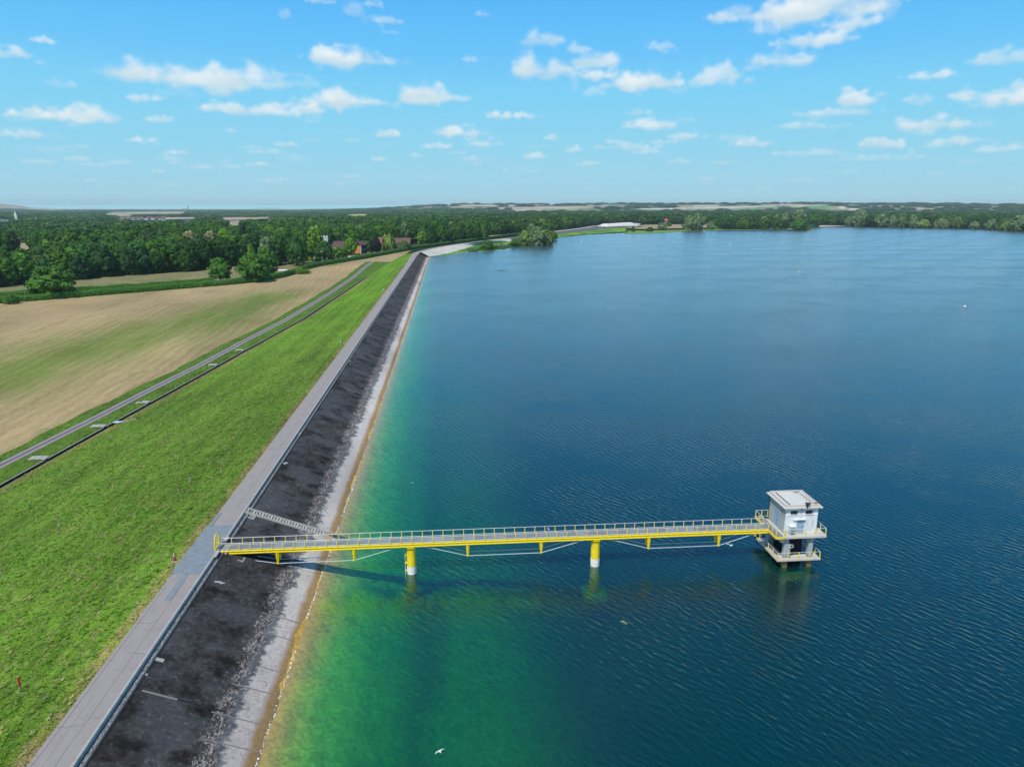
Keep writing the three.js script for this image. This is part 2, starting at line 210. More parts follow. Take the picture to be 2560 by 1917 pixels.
// the water side of the dam: bitumen lining, a band of dead reed, grey, then the bleached and the wet band
const faceTex = tex(2048, 512, (u, v) => {
  const U = u * 64, y = v * 15.2, j = (fbm(U * 0.8, y * 0.6, 4, 3, 51) - 0.5), w = v * 1.1;
  const slow = fbm(U / 8 * 1, y / 5, 4, 5, 8), mid = fbm(U / 2, y / 2.2, 4, 17, 32), fine = fbm(U * 3, y * 2.5, 3, 23, 192), hair = vnoise(U * 9, y * 16, 41, 576), run = fbm(U * 1.5, y * 0.12, 3, 51, 96);
  let bit = mix3([0.020, 0.015, 0.011], [0.060, 0.060, 0.060], smoothstep(slow * 0.5 + mid * 0.45 + fine * 0.25 + run * 0.15, 0.42, 0.86));
  bit = mix3(bit, [0.13, 0.14, 0.145], smoothstep(fine * 0.5 + hair * 0.45 + slow * 0.2, 0.66, 0.92) * 0.8);
  bit = mix3(bit, [0.008, 0.006, 0.005], smoothstep(1 - mid + (hair - 0.5) * 0.3, 0.62, 0.85) * 0.7);
  const b = w + j * 0.16;
  const straw = mix3([0.05, 0.042, 0.036], [0.44, 0.38, 0.345], smoothstep(fbm(U * 2.2, y * 5, 3, 61, 141) * 0.6 + hair * 0.45, 0.42, 0.78));
  const grey = mix3([0.055, 0.062, 0.066], [0.15, 0.155, 0.155], fine * 0.7 + hair * 0.3);
  let pale = mix3([0.38, 0.34, 0.29], [0.53, 0.48, 0.42], fine * 0.6 + mid * 0.5);
  pale = mix3(pale, [0.11, 0.075, 0.055], smoothstep(fbm(U * 1.6, y * 7, 3, 71, 102) * 0.7 + hair * 0.32, 0.7, 0.84) * 0.55);
  const wet = mix3([0.24, 0.15, 0.055], [0.34, 0.225, 0.10], fine);
  let c = mix3(bit, straw, smoothstep(b + (hair - 0.5) * 0.05, 0.585, 0.66) * 0.85);
  c = mix3(c, grey, smoothstep(b + (fine - 0.5) * 0.06, 0.665, 0.73)); c = mix3(c, pale, smoothstep(b + (fine - 0.5) * 0.08, 0.725, 0.80)); c = mix3(c, [0.36, 0.27, 0.215], smoothstep(w + j * 0.03, 0.895, 0.91) * 0.8);
  return mix3(c, wet, smoothstep(w + j * 0.035, 0.91, 0.945));
});
const faceBump = grey(1024, 256, (u, v) => 0.5 * fbm(u * 200, v * 50, 4, 23, 200, 50) + 0.5 * vnoise(u * 700, v * 260, 41, 700, 260));
const faceMat = matte({ map: faceTex, bumpMap: faceBump, bumpScale: 0.06, roughness: 0.92, vertexColors: true });

// ---------------------------------------------------------------- dam
const dd = (st) => [st.s / 64];
{
  const cols = 14, rows = STN.map((st) => { const a = off(st, -1.05, 4.68), x1 = st.far > 8 ? a.x + 8 : toeX(st.s), r = []; for (let k = 0; k <= cols; k++) { const t = k / cols * 1.1; r.push(V(lerp(a.x, x1, t), lerp(4.68, t > 1.05 ? -0.5 : 0, t) + (k && k < cols ? (fbm(st.s * 0.35, k * 0.8, 2, 3) - 0.5) * 0.1 : 0), a.z)); } return r; });
  const f = struct('dam_face', loft(rows, { uv: (p, i, j) => [STN[i].s / 64, j / cols], color: (p, i, j) => { const s = STN[i].s, n = fbm(s / 22, j / 6, 3, 77), br = smoothstep(s, 330, 600) * (j < 9 ? 1 : 0.25) * (0.4 + n); return [0.7 + 0.7 * n + br * 0.25, 0.7 + 0.7 * n - br * 0.06, 0.7 + 0.7 * n - br * 0.14]; } }), faceMat);
  // transverse joints of the lining: low ribs down the slope
  const rib = std([0.19, 0.185, 0.175], 0.9), dark = std([0.02, 0.021, 0.024], 0.9);
  const alongFace = (s, t0, t1, w, m, h = 0.03) => { const a = V(-12.25, 4.68, zs(s)), b = V(toeX(s), 0, zs(s)), g = beam(a.clone().lerp(b, t0).add(V(0, 0.02, 0)), a.clone().lerp(b, t1).add(V(0, 0.02, 0)), w, h * 2); part('joint_rib', g, m, f); };
  for (const [px, py] of [[475, 1700], [520, 1770], [597, 1523], [700, 1560], [560, 1830], [420, 1650]]) { const s = 91.3 - at(px, py, 2.5).z; alongFace(s, 0.55 + 0.2 * hash(px, 1), 0.99, 0.1, rib); }
  alongFace(91.3 - at(430, 1756, 3).z, 0.04, 0.3, 0.22, rib); alongFace(91.3 - at(430, 1756, 3).z, 0.3, 0.66, 0.2, dark);
  for (const s of [185, 231, 262, 318, 349, 372, 449, 505, 560]) alongFace(s, 0.05 + 0.3 * hash(s, 2), 0.62 + 0.3 * hash(s, 3), 0.22, rib);
  alongFace(446, 0.0, 0.72, 0.9, rib); alongFace(668, 0.0, 0.75, 1.2, rib);
  const kb = (prof) => loft(STN.map((st) => prof.map(([d, y]) => off(st, d, y))), { uv: (p, i, j) => [STN[i].s, j * 0.3] });
  struct('kerb', kb([[0, 4.9], [0, 5.13], [-0.3, 5.13], [-0.3, 4.7]]), concrete);
  struct('gutter', loft(STN.map((st) => [off(st, -0.3, 4.74), off(st, -0.88, 4.72)]), { uv: (p, i, j) => [STN[i].s, j] }), matte({ map: gutterTex, roughness: 0.9 }));
  struct('gutter_lip', kb([[-0.86, 4.7], [-0.86, 4.84], [-1.02, 4.84], [-1.08, 4.6]]), std([0.05, 0.052, 0.055], 0.9));
}
const width = (st) => (st.s < 560 ? 3.7 : lerp(3.7, 5.2, smoothstep(st.s, 560, 700)));
struct('road', loft(ST.map((st) => [off(st, 0, CREST), off(st, width(st) / 2, CREST + 0.05), off(st, width(st), CREST)]), { uv: (p, i, j) => [ST[i].s, j * 1.9] }), roadMat);
{
  const seam = std([0.10, 0.09, 0.088], 0.95), line = (d, s0, s1, w, k) => { const r = []; for (let s = s0; s <= s1; s += 1.2) { const o = d + (fbm(s / 5, k, 3, 12) - 0.5) * 0.22, y = CREST + 0.054 - Math.abs(o - 1.85) * 0.027; r.push([V(XC - o + w / 2, y, zs(s)), V(XC - o - w / 2, y, zs(s))]); } struct('road_seam', loft(r), seam); };
  line(1.35, 30, 83, 0.035, 1); line(3.25, 30, 82, 0.045, 2); line(1.3, 104, 210, 0.03, 3); line(2.4, 40, 62, 0.025, 4);
  const across = (s, a, b, k) => { const r = []; for (let i = 0; i <= 10; i++) { const o = lerp(a, b, i / 10), ss = s + (fbm(i / 3, k, 3, 4) - 0.5) * 0.7, y = CREST + 0.055 - Math.abs(o - 1.85) * 0.027; r.push([V(XC - o, y, zs(ss - 0.025)), V(XC - o, y, zs(ss + 0.025))]); } struct('road_seam', loft(r), seam); };
  [[46, 0.2, 3.5], [57.5, 1.4, 3.6], [68, 0.1, 2.2], [74, 1.3, 3.6], [109, 0.2, 3.5], [118, 0.3, 2.6], [133, 0.2, 3.6]].forEach(([s, a, b], k) => across(s, a, b, k));
}
// grey-blue resurfaced stretch by the footbridge, and a narrow strip of the same leading on from it
{
  const patch = std([0.20, 0.235, 0.255], 0.85, { map: tex(256, 256, (u, v) => mul3([1, 1, 1], 0.72 + 0.42 * fbm(u * 12, v * 12, 4, 3, 12)), 1 / 4, 1 / 4) });
  const edge = (s, a) => -3.85 - 0.35 * (fbm(s * 0.9, a, 3, 5) - 0.2), s0 = 91.3 - at(355, 1441, 5).z, s1 = 91.3 - at(530, 1315, 5).z, rows = [];
  for (let k = 0; k <= 40; k++) { const s = lerp(s0, s1, k / 40); rows.push([V(XC - 0.02, CREST + 0.012, zs(s)), V(XC - 1.85, CREST + 0.064, zs(s)), V(XC + edge(s, 1), CREST + 0.012, zs(s + (k === 0 ? 0.5 : 0)))]); }
  struct('road_patch', loft(rows), patch);
  const strip = (a, b, x0, x1) => { const r = []; for (let k = 0; k <= 12; k++) { const s = lerp(a, b, k / 12), wob = 0.1 * (fbm(s, 3, 2, 2) - 0.5); r.push([V(x1 + wob, CREST + 0.068, zs(s)), V(x0 + wob, CREST + 0.068, zs(s))]); } struct('road_patch', loft(r), patch); };
  strip(s0 - 6.2, s0 - 0.02, XC - 2.25, XC - 1.5); strip(s1 + 0.02, s1 + 4.5, XC - 3.6, XC - 3.1);
}

// grass on the land side of the dam
const grassFoot = (st) => { const s = st.s; if (s < 553) return XC - (ditchX(s) + 0.95); return lerp(XC - (ditchX(553) + 0.95), 3.7 + 4 * Math.max(0.6, 5 - piece(YD, s)), smoothstep(s, 553, 580)); };
{
  const cols = 46, tone = (x, s, e) => {
    const n = fbm(x / 9, s / 26, 4, 41), m = fbm(x / 3, s / 5, 3, 43), k = 0.72 + 0.8 * n + 0.25 * (m - 0.5) + 0.75 * (fbm(x / 1.1, s / 70, 4, 47) - 0.5), far = smoothstep(s, 160, 480);
    let c = [k * lerp(1.1, 1.15, far), k * lerp(1.02, 1.25, far), k * lerp(1.0, 0.7, far)];
    const dry = Math.max(smoothstep(2.2 - e[0] + (m - 0.5) * 2.2, 0, 1.6), smoothstep(5 - e[1] + (m - 0.5) * 3, 0, 2.6));
    return mix3(c, [2.0 * k, 0.85 * k, 2.6 * k], clamp(dry, 0, 1) * 0.72);
  };
  const rows = ST.map((st) => { const w = width(st), f = grassFoot(st), r = []; for (let k = 0; k <= cols; k++) { const t = k / cols, d = w - 0.02 + (f - w) * (0.35 * t + 0.65 * t * t * (1.6 - 0.6 * t)), x = XC - d; let y = st.s < 640 ? slopeY(x) : CREST - Math.max(0, d - w) / 4; if (k) y += (fbm(d * 0.5, st.s * 0.4, 3, 9) - 0.5) * 0.28 * Math.min(1, k / 3) * (k > cols - 2 ? 0 : 1); else y = CREST - 0.015; r.push(off(st, d, y)); } return r; });
  struct('grass_slope', loft(rows, { uv: (p, i, j) => [XC - p.x, ST[i].s], color: (p, i, j) => { const w = width(ST[i]), f = grassFoot(ST[i]), d = XC - p.x; return tone(p.x, ST[i].s, [d - w, ST[i].s < 570 ? f - d : 99]); } }), grassMat);
}
// drain at the foot, the track beyond it and their verges
{
  const S = []; for (let s = -100; s <= 553; s += s < 330 ? 2.5 : 6) S.push(s);
  const yd = (s) => slopeY(ditchX(s)), prof = (pts) => loft(S.map((s) => pts.map(([d, y]) => V(ditchX(s) + d, yd(s) + y, zs(s)))), { uv: (p, i, j) => [S[i], j * 0.4] });
  struct('drain_channel', prof([[0.8, 0.02], [0.62, -0.6], [-0.62, -0.6], [-0.8, 0.02]]), std([0.028, 0.03, 0.034], 0.8));
  struct('drain_edge', prof([[1.0, -0.1], [1.0, 0.07], [0.8, 0.07], [0.78, -0.1]]), concrete);
  struct('drain_edge', prof([[-0.78, -0.1], [-0.8, 0.07], [-1.0, 0.07], [-1.0, -0.1]]), concrete);
  const green = (x, s) => { const n = fbm(x / 3, s / 7, 3, 61), k = 0.55 + 0.75 * n; return [k, k * 0.98, k]; };
  const SS = []; for (let s = -100; s <= 682; s += s < 330 ? 3 : 7) SS.push(s);
  const lowY = (s) => ground(lowX(s), zs(s)) + 0.35;
  const inner = (s) => (s < 553 ? [ditchX(s) - 0.98, yd(s) - 0.02] : (() => { const x = lerp(ditchX(553) - 0.98, XC - 3.7 - 4 * (5 - piece(YD, s)) + 1, smoothstep(s, 553, 580)); return [x, slopeY(x) - 0.25]; })());
  struct('grass_verge', loft(SS.map((s) => { const [x, y] = inner(s), r = []; for (let k = 0; k <= 6; k++) { const t = k / 6; r.push(V(lerp(x, lowX(s) + 1.5, t), lerp(y, lowY(s), t) + Math.sin(t * PI) * 0.25, zs(s))); } return r; }), { uv: (p, i, j) => [p.x, SS[i]], color: (p, i) => green(p.x, SS[i]) }), grassMat);
  struct('track', loft(SS.map((s) => [V(lowX(s) + 1.52, lowY(s) + 0.01, zs(s)), V(lowX(s) - 1.52, lowY(s) + 0.01, zs(s))]), { uv: (p, i, j) => [j, SS[i] / 9] }), lowMat);
  struct('grass_verge', loft(SS.map((s) => { const r = []; for (let k = 0; k <= 5; k++) { const t = k / 5, wob = (fbm(s / 9, 4, 3, 3) - 0.5) * 2.4; r.push(V(lowX(s) - 1.5 - t * (4.6 + wob), lerp(lowY(s), ground(lowX(s) - 6, zs(s)) + 0.31, t), zs(s))); } return r; }), { uv: (p, i, j) => [p.x, SS[i]], color: (p, i) => green(p.x + 50, SS[i]) }), grassMat);
  // path over the end of the slope and its stub at the crest road
  const tr = (name, pts, w, m) => struct(name, loft(pts.map((p, i) => { const a = pts[Math.max(0, i - 1)], b = pts[Math.min(pts.length - 1, i + 1)], n = V(b.z - a.z, 0, a.x - b.x).normalize().multiplyScalar(w / 2); return [p.clone().add(n), p.clone().sub(n)]; }), { uv: (p, i, j) => [j * 3, i * 4] }), m);
  const y2 = (x, s, u) => Math.max(ground(x, zs(s)) + u, slopeY(x) + 0.1);
  tr('path', [[-90, 668], [-76, 676], [-60, 683], [-52, 686], [-46, 684], [-40, 681], [-35, 679]].map(([x, s]) => V(x, y2(x, s, 0.42), zs(s))), 3.4, roadMat);
  tr('path', [[-17, 668], [-19.5, 667], [-22, 666], [-25, 664]].map(([x, s]) => V(x, slopeY(x) + 0.1, zs(s))), 2.6, roadMat);
  globalThis.lowYAt = lowY;
  // stubble field with green patches where the crop regrew
  const F = []; for (let s = -110; s <= 960; s += s < 420 ? 5 : 8) F.push(s);
  const patches = [[545, 790, 26, 70], [620, 760, 14, 60], [190, 880, 30, 40], [300, 850, 24, 50], [60, 925, 25, 40], [830, 660, 8, 20], [700, 745, 10, 40]].map(([px, py, a, b]) => { const p = on(px, py, 0.3); return [p.x, 91.3 - p.z, a, b]; });
  const fr = (s) => (s < 682 ? lowX(s) - 3.2 : XC - 3.2 - 4 * Math.max(0.6, 5 - piece(YD, s)) + 3);
  const fl = (s) => Math.min(hedgeX(s) + 0.5, fr(s) - 0.5);
  struct('field', loft(F.map((s) => { const r = []; for (let k = 0; k <= 48; k++) { const x = lerp(fr(s), fl(s), Math.pow(k / 48, 1.4)), e = s > 850 ? crestCurve : null; r.push(V(x, ground(x, zs(s)) + 0.28, zs(s))); } return r; }), { uv: (p, i, j) => [p.x, F[i]], color: (p, i) => { const s = F[i]; let g = 0; for (const [x, y, a, b] of patches) { const q = ((p.x - x) / a) ** 2 + ((s - y) / b) ** 2; g = Math.max(g, Math.exp(-q) * (0.35 + 1.1 * fbm(p.x / 6, s / 30, 3, 19))); } const k = 0.75 + 0.5 * fbm(p.x / 25, s / 60, 3, 91); return mix3([k, k, k], [0.4 * k, 0.72 * k, 0.26 * k], clamp(g * 1.15, 0, 0.92)); } }), fieldMat);
  const wood = [[292, -520], [420, -380], [480, -303], [507, -284], [547, -255], [573, -238], [590, -215], [608, -180], [640, -170], [690, -165], [740, -150], [790, -110], [830, -60]];
  const M = []; for (let s = 292; s <= 830; s += 9) M.push(s);
  struct('meadow', loft(M.map((s) => { const r = []; for (let k = 0; k <= 10; k++) { const x = lerp(hedgeX(s) - 1, Math.min(hedgeX(s) - 1.5, piece(wood, s) - 12), k / 10); r.push(V(x, ground(x, zs(s)) + 0.3, zs(s))); } return r; }), { uv: (p, i) => [p.x, M[i]] }), meadowMat);
  globalThis.woodEdge = wood;
}

// ---------------------------------------------------------------- the embankment that curves away beyond the dam, and the marsh at its foot
const resample = (pts, n) => { const c = new THREE.CatmullRomCurve3(pts, false, 'centripetal'); return Array.from({ length: n + 1 }, (_, i) => c.getPointAt(i / n)); };
const N2 = 130;
const crestLine = resample(ST.filter((st) => st.s > 744 && st.s < 1700).map((st) => off(st, -0.1, 4.95)), N2);
const ripLow = resample([[1073, 641.5], [1100, 637], [1160, 622], [1200, 611], [1247, 606], [1282, 603], [1300, 598]].map(([x, y]) => at(x, y, 0.5)).concat([[1381, 587], [1421, 582.5], [1461, 578], [1568, 568]].map(([x, y]) => at(x, y, 1.6))), N2);
const shoreLine = resample(SHORE.slice(1, 12).map(([x, s]) => V(x, -0.35, zs(s))), N2);
{
  const white = matte({ roughness: 0.95, vertexColors: true, map: tex(512, 512, (u, v) => { const n = fbm(u * 70, v * 70, 3, 2, 70), m = fbm(u * 9, v * 9, 3, 5, 9); return mul3([1, 0.97, 0.9], clamp(0.35 + n * 0.75 + (m - 0.5) * 0.3, 0, 1)); }, 1 / 30, 1 / 30), bumpMap: grey(256, 256, (u, v) => fbm(u * 50, v * 50, 3, 2, 50), 1 / 30, 1 / 30), bumpScale: 1.2 });
  const rows = crestLine.map((c, i) => { const r = []; for (let k = 0; k <= 8; k++) { const p = c.clone().lerp(ripLow[i], k / 8); p.y += k && k < 8 ? (fbm(p.x / 4, p.z / 4, 2, 3) - 0.5) * 0.5 : 0; r.push(p); } return r; });
  struct('stone_embankment', loft(rows, { uv: (p) => [p.x, p.z], color: (p, i) => { const t = smoothstep(i / N2, 0.42, 0.5), n = 0.85 + 0.3 * fbm(p.x / 15, p.z / 15, 3, 6); return mul3(mix3([0.82, 0.79, 0.72], [0.19, 0.185, 0.215], t), n); } }), white);
  struct('marsh', loft(ripLow.map((c, i) => { const r = []; for (let k = 0; k <= 10; k++) { const p = c.clone().lerp(shoreLine[i], k / 10); p.y = lerp(c.y - 0.05, -0.35, Math.pow(k / 10, 1.6)) + (k && k < 10 ? (fbm(p.x / 6, p.z / 6, 3, 3) - 0.35) * 0.7 : 0); r.push(p); } return r; }), { uv: (p) => [p.x / 3, p.z / 3], color: (p, i, j) => { const n = fbm(p.x / 14, p.z / 14, 3, 7), dark = smoothstep(fbm(p.x / 40, p.z / 60, 2, 71), 0.45, 0.6); return mix3([1.15 + n * 0.8, 1.35 + n * 0.7, 0.9], [0.5, 0.85, 0.6], dark * (j < 7 ? 0.8 : 0.1)); } }), grassMat);
  { const P = [[1560, 584], [1619, 583.5], [1715, 578], [1800, 575], [1900, 575], [2033, 576], [2042, 574.6], [1960, 573], [1880, 571.5], [1800, 570], [1715, 571], [1640, 574], [1575, 577]].map(([x, y]) => at(x, y, 0.35)), g = new THREE.ShapeGeometry(new THREE.Shape(P.map((p) => new THREE.Vector2(p.x, -p.z)))); g.rotateX(-PI / 2); g.translate(0, 0.42, 0); struct('marsh', g, std([0.15, 0.27, 0.035], 0.95, { map: tex(128, 128, (u, v) => mul3([1, 1, 1], 0.6 + 0.7 * fbm(u * 12, v * 12, 4, 3, 12)), 1 / 50, 1 / 50) })); }
  // pale road along the top and the dry ground beside it
  struct('gravel_road', loft(ST.filter((st) => st.s > 1250).map((st) => [off(st, 0.5, 5.06), off(st, 9, 5.02)]), { uv: (p) => [p.x, p.z] }), std([0.5, 0.47, 0.41], 0.95));
}

// ---------------------------------------------------------------- far country: clearings as they lie between the woods (corners as seen in the photograph, laid on the ground)
const CLEAR = [
  ['field', [[33, 611], [60, 608], [73, 622], [58, 627], [40, 619]], [0.30, 0.255, 0.15]], ['lot', [[8, 603], [52, 593], [56, 596.5], [14, 605]], [0.36, 0.34, 0.30]], ['meadow', [[123, 592], [154, 591], [152, 594.5], [128, 596]], [0.12, 0.19, 0.05]],
  ['field', [[258, 536], [285, 530.5], [370, 529.5], [460, 528.5], [452, 534], [330, 535], [285, 538]], [0.36, 0.29, 0.18]], ['field', [[300, 544], [350, 543], [488, 543.5], [488, 546.5], [400, 548.5], [300, 547.5]], [0.38, 0.31, 0.2]], ['field', [[455, 559.5], [473, 558.5], [472, 564], [455, 564]], [0.32, 0.26, 0.16]],
  ['field', [[551, 546], [672, 542], [670, 546], [625, 549], [560, 550]], [0.34, 0.255, 0.165]], ['field', [[575, 552.5], [594, 552.5], [596, 565], [577, 566]], [0.3, 0.24, 0.15]], ['field', [[873, 536], [915, 535.4], [912, 539], [874, 539.5]], [0.42, 0.36, 0.08]],
  ['field', [[1222, 589], [1294, 584.5], [1298, 587.5], [1224, 596]], [0.31, 0.25, 0.14]], ['village', [[295, 549], [415, 546], [415, 556], [290, 560]], [0.10, 0.12, 0.05]], ['village', [[0, 556], [14, 552], [14, 570], [0, 575]], [0.1, 0.12, 0.05]], ['field', [[640, 519], [700, 518.5], [702, 521], [640, 521.5]], [0.13, 0.2, 0.07]],
  ['field', [[200, 519.8], [262, 518.7], [262, 520.6], [200, 521.8]], [0.33, 0.28, 0.2]], ['beach', [[2046, 563.6], [2112, 562], [2122, 564.6], [2050, 567.4]], [0.5, 0.40, 0.29]], ['field', [[1612, 562], [1785, 560], [1790, 569], [1600, 573], [1560, 569]], [0.30, 0.23, 0.13]], ['farm', [[800, 655], [1060, 598], [1060, 626], [900, 648], [800, 668]], [0.09, 0.12, 0.04]],
];
const flatOn = (pts, up) => pts.map(([x, y]) => on(x, y, up));
for (const [kind, pts, c] of CLEAR) {
  if (kind === 'village' || kind === 'farm') continue;
  const P = kind === 'beach' ? pts.map(([x, y]) => at(x, y, 0.5)) : flatOn(pts, 0.5), sh = new THREE.Shape(P.map((p) => new THREE.Vector2(p.x, -p.z))), g = new THREE.ShapeGeometry(sh);
  g.rotateX(-PI / 2); const a = g.attributes.position; for (let i = 0; i < a.count; i++) a.setY(i, kind === 'beach' ? 0.9 : ground(a.getX(i), a.getZ(i)) + 0.9); g.computeVertexNormals();
  struct({ field: 'field', lot: 'parking_lot', meadow: 'meadow', beach: 'beach' }[kind], g, std(c, 0.95, { map: tex(128, 128, (u, v) => mul3([1, 1, 1], 0.75 + 0.5 * fbm(u * 20, v * 4, 3, 3, 20, 4)), 1 / 60, 1 / 60) }));
}
const LAND = SHORE.slice(0, 28).concat([[-15, -900], [-15, 700]]);
const cell = (x, z, k) => { let best = 1e9, id = 0; const cx = Math.floor(x / k), cz = Math.floor(z / k); for (let i = -1; i <= 1; i++) for (let j = -1; j <= 1; j++) { const ox = (cx + i + hash(cx + i, cz + j, 5)) * k, oz = (cz + j + hash(cx + i, cz + j, 6)) * k, d = Math.abs(x - ox) * 0.6 + Math.abs(z - oz); if (d < best) { best = d; id = hash(cx + i, cz + j, 7); } } return id; };
function landUse(x, z) {                                                  // null: wood; else the colour of the open land
  const dx = x - EYE.x, dz = z - EYE.z, r = Math.hypot(dx, dz), az = Math.atan2(dx, -dz);
  if (r < 2300) return null;
  const id = cell(x, z, r > 4500 ? 430 : 420), hill = az > -0.16 && r > 5200, open = hill ? 0.74 - 0.35 * smoothstep(az, 0.3, 0.7) : az < 0 && r > 2600 ? 0.34 + 0.25 * smoothstep(r, 6000, 9000) : r > 11000 ? 0.5 : 0.0;
  if (id > open) return null;
  const q = (id / Math.max(open, 0.01)) * 5 % 1;
  return q < 0.3 ? [0.34, 0.25, 0.2] : q < 0.52 ? [0.44, 0.37, 0.27] : q < 0.78 ? [0.10, 0.22, 0.07] : q < 0.88 ? [0.26, 0.23, 0.13] : [0.52, 0.46, 0.36];
}
{
  const az = [], rr = [];
  for (let a = -PI; a < PI - 1e-6;) { az.push(a); a += a > -0.72 && a < 0.9 ? 0.0032 : 0.06; } az.push(PI);
  for (let r = 12; r < 30000;) { rr.push(r); r *= r < 60 ? 1.25 : r < 900 ? 1.03 : r < 2600 ? 1.017 : r < 12000 ? 1.02 : 1.08; }
  const rows = rr.map((r) => az.map((a) => {
    const x = EYE.x + Math.sin(a) * r, z = EYE.z - Math.cos(a) * r, s = 91.3 - z; let y = ground(x, z);
    if (r < 4000) { const d = polyDist(LAND, x, z === 0 ? 0 : s); if (d < 0) y = -15; else if (d < 90 && x > -20) y = Math.min(y, 0.25 + d * 0.035); if (x < 40 && s < 960) y -= 1.6; else if (x < 700 && d > 0 && d < 400 && s < 2250) y = Math.min(y, 0.4); }
    return V(x, y, z);
  }));
  struct('terrain', loft(rows, { flip: false, uv: (p) => [p.x / 40, p.z / 40], color: (p) => { const c = landUse(p.x, p.z), n = 0.7 + 0.6 * fbm(p.x / 60, p.z / 60, 3, 4); return mul3(c || [0.032, 0.055, 0.02], n); } }), matte({ vertexColors: true, roughness: 1 }));
}

// ---------------------------------------------------------------- lake: bed, water that swallows light as it gets deeper, rippled surface
{
  const S = []; for (let s = -110; s <= 760; s += s > 40 && s < 190 ? 0.9 : s < 330 ? 3 : 9) S.push(s);
  const X = []; for (let x = -1.6; x < 34;) { X.push(x); x += 0.55; } X.push(40, 55, 90, 160, 400, 1000, 2650);
  const deep = [[-2, 0.70], [-0.1, 0.02], [0.3, -0.06], [3, -1.08], [9, -3.0], [13.5, -4.4], [16, -5.0], [18.5, -4.7], [23, -4.9], [30, -6.2], [37, -8.2], [40, -10], [90, -12], [2650, -13]];
  const WEED = 91.3 - at(1000, 1506, -4.6).z;
  const bedY = (x, s) => piece(deep, x) + (x > 0.4 ? (fbm(x * 0.9, s * 0.7, 3, 3) - 0.5) * Math.min(0.3, x * 0.08) : 0) + 0.0;
  const bedTex = tex(512, 512, (u, v) => { const n = fbm(u * 40, v * 40, 4, 3, 40), c = Math.abs(fbm(u * 16, v * 16, 2, 9, 16) - 0.5); return mul3([1, 1, 1], clamp(0.5 + n * 0.75 + (c < 0.035 ? 0.16 : 0), 0, 1.25) * 0.8); }, 1 / 12, 1 / 12);
  struct('lake_bed', loft(S.map((s) => X.map((x) => V(x + toeX(s) * (x < 10 ? 1 : 0), bedY(x, s), zs(s)))), { uv: (p) => [p.x, p.z], color: (p, i, j) => {
    const x = X[j], s = S[i], n = fbm(x / 1.6, s / 2.2, 3, 33), m = fbm(x / 5, s / 9, 3, 35), w = x + (n - 0.5) * 2.6 + (m - 0.5) * 2;
    let c = mix3([0.60, 0.38, 0.07], [0.56, 0.50, 0.07], smoothstep(w, 0.8, 2.8)); c = mix3(c, [0.30, 0.48, 0.06], smoothstep(w, 2.6, 5.4)); c = mix3(c, [0.19, 0.35, 0.06], smoothstep(w, 5.5, 10)); c = mix3(c, [0.085, 0.18, 0.045], smoothstep(w, 10.5, 15)); c = mul3(c, 1);
    const q = (fbm(x / 4, s / 13, 3, 135) - 0.5) * 7, sill = smoothstep(x + q, 14.5, 18.5) * (1 - smoothstep(x + q, 21, 33)) * (0.25 + 0.75 * (1 - smoothstep(s + (m - 0.5) * 30, 78, 98))) * smoothstep(fbm(x / 6, s / 16, 3, 235), 0.22, 0.5); c = mix3(c, [0.15, 0.27, 0.075], sill); c = mix3(c, [0.035, 0.07, 0.04], smoothstep(x, 25, 36));
    const line = Math.exp(-1 * Math.pow(((s - WEED) - (x - 12) * 0.06 + (m - 0.5) * 2) / 1.7, 2)) * smoothstep(x, 3, 8) * (1 - smoothstep(x, 26, 40)); c = mix3(c, n > 0.5 ? [0.20, 0.30, 0.03] : [0.04, 0.10, 0.02], line * 0.85);
    const weed = smoothstep(fbm(x / 1.1, s / 0.8, 4, 37), 0.52, 0.66) * smoothstep(x, 0.9, 2.4);
    return mix3(mul3(c, 0.86 + 0.28 * n), [0.05, 0.13, 0.03], weed * 0.32);
  } }), matte({ map: bedTex, vertexColors: true, roughness: 1 }));

  // ripples: waves of many lengths that run one way before a light wind, summed on a tile
  const tile = (n, size, waves, seed) => {
    const r = rng(seed), h = new Float32Array(n * n), list = [];
    while (list.length < waves) { const L = 0.36 * Math.pow(4.2, r()), a = 0.52 + (r() + r() + r() - 1.5) * 0.55, kx = Math.round(size / L * Math.cos(a)), ky = Math.round(size / L * Math.sin(a)); if (kx || ky) list.push([kx, ky, r() * 6.283, Math.pow(size / Math.hypot(kx, ky), 1.0) * 0.0017]); }
    const sx = new Float32Array(n), cx = new Float32Array(n);
    for (const [kx, ky, ph, amp] of list) { for (let i = 0; i < n; i++) { sx[i] = amp * Math.sin(2 * PI * kx * i / n); cx[i] = amp * Math.cos(2 * PI * kx * i / n); } for (let j = 0; j < n; j++) { const b = 2 * PI * ky * j / n + ph, sb = Math.sin(b), cb = Math.cos(b), o = j * n; for (let i = 0; i < n; i++) h[o + i] += sx[i] * cb + cx[i] * sb; } }
    return h;
  };
  const n = 2048, size = 84, RANGE = 0.5, h = tile(n, size, 90, 3), d = new Float32Array(n * n * 4);
  for (let j = 0; j < n; j++) for (let i = 0; i < n; i++) { const k = (j * n + i) * 4, gust = 0.25 + 1.5 * smoothstep(fbm(i / n * 4, j / n * 4, 3, 5, 4), 0.2, 0.8); d[k] = d[k + 1] = d[k + 2] = 0.5 + h[j * n + i] * gust / RANGE; d[k + 3] = 1; }
  const ripples = finish(Object.assign(new THREE.DataTexture(d, n, n, THREE.RGBAFormat, THREE.FloatType)), THREE.NoColorSpace, 1 / size, 1 / size);
  const calm = grey(512, 512, (u, v) => { const a = fbm(u * 5, v * 22, 4, 3, 5, 22), b = fbm(u * 9 + 4, v * 60, 3, 8, 9, 60); return 0.19 + 0.03 * smoothstep(a * 0.7 + b * 0.4, 0.4, 0.8); }, 1 / 2400, 1 / 2400);
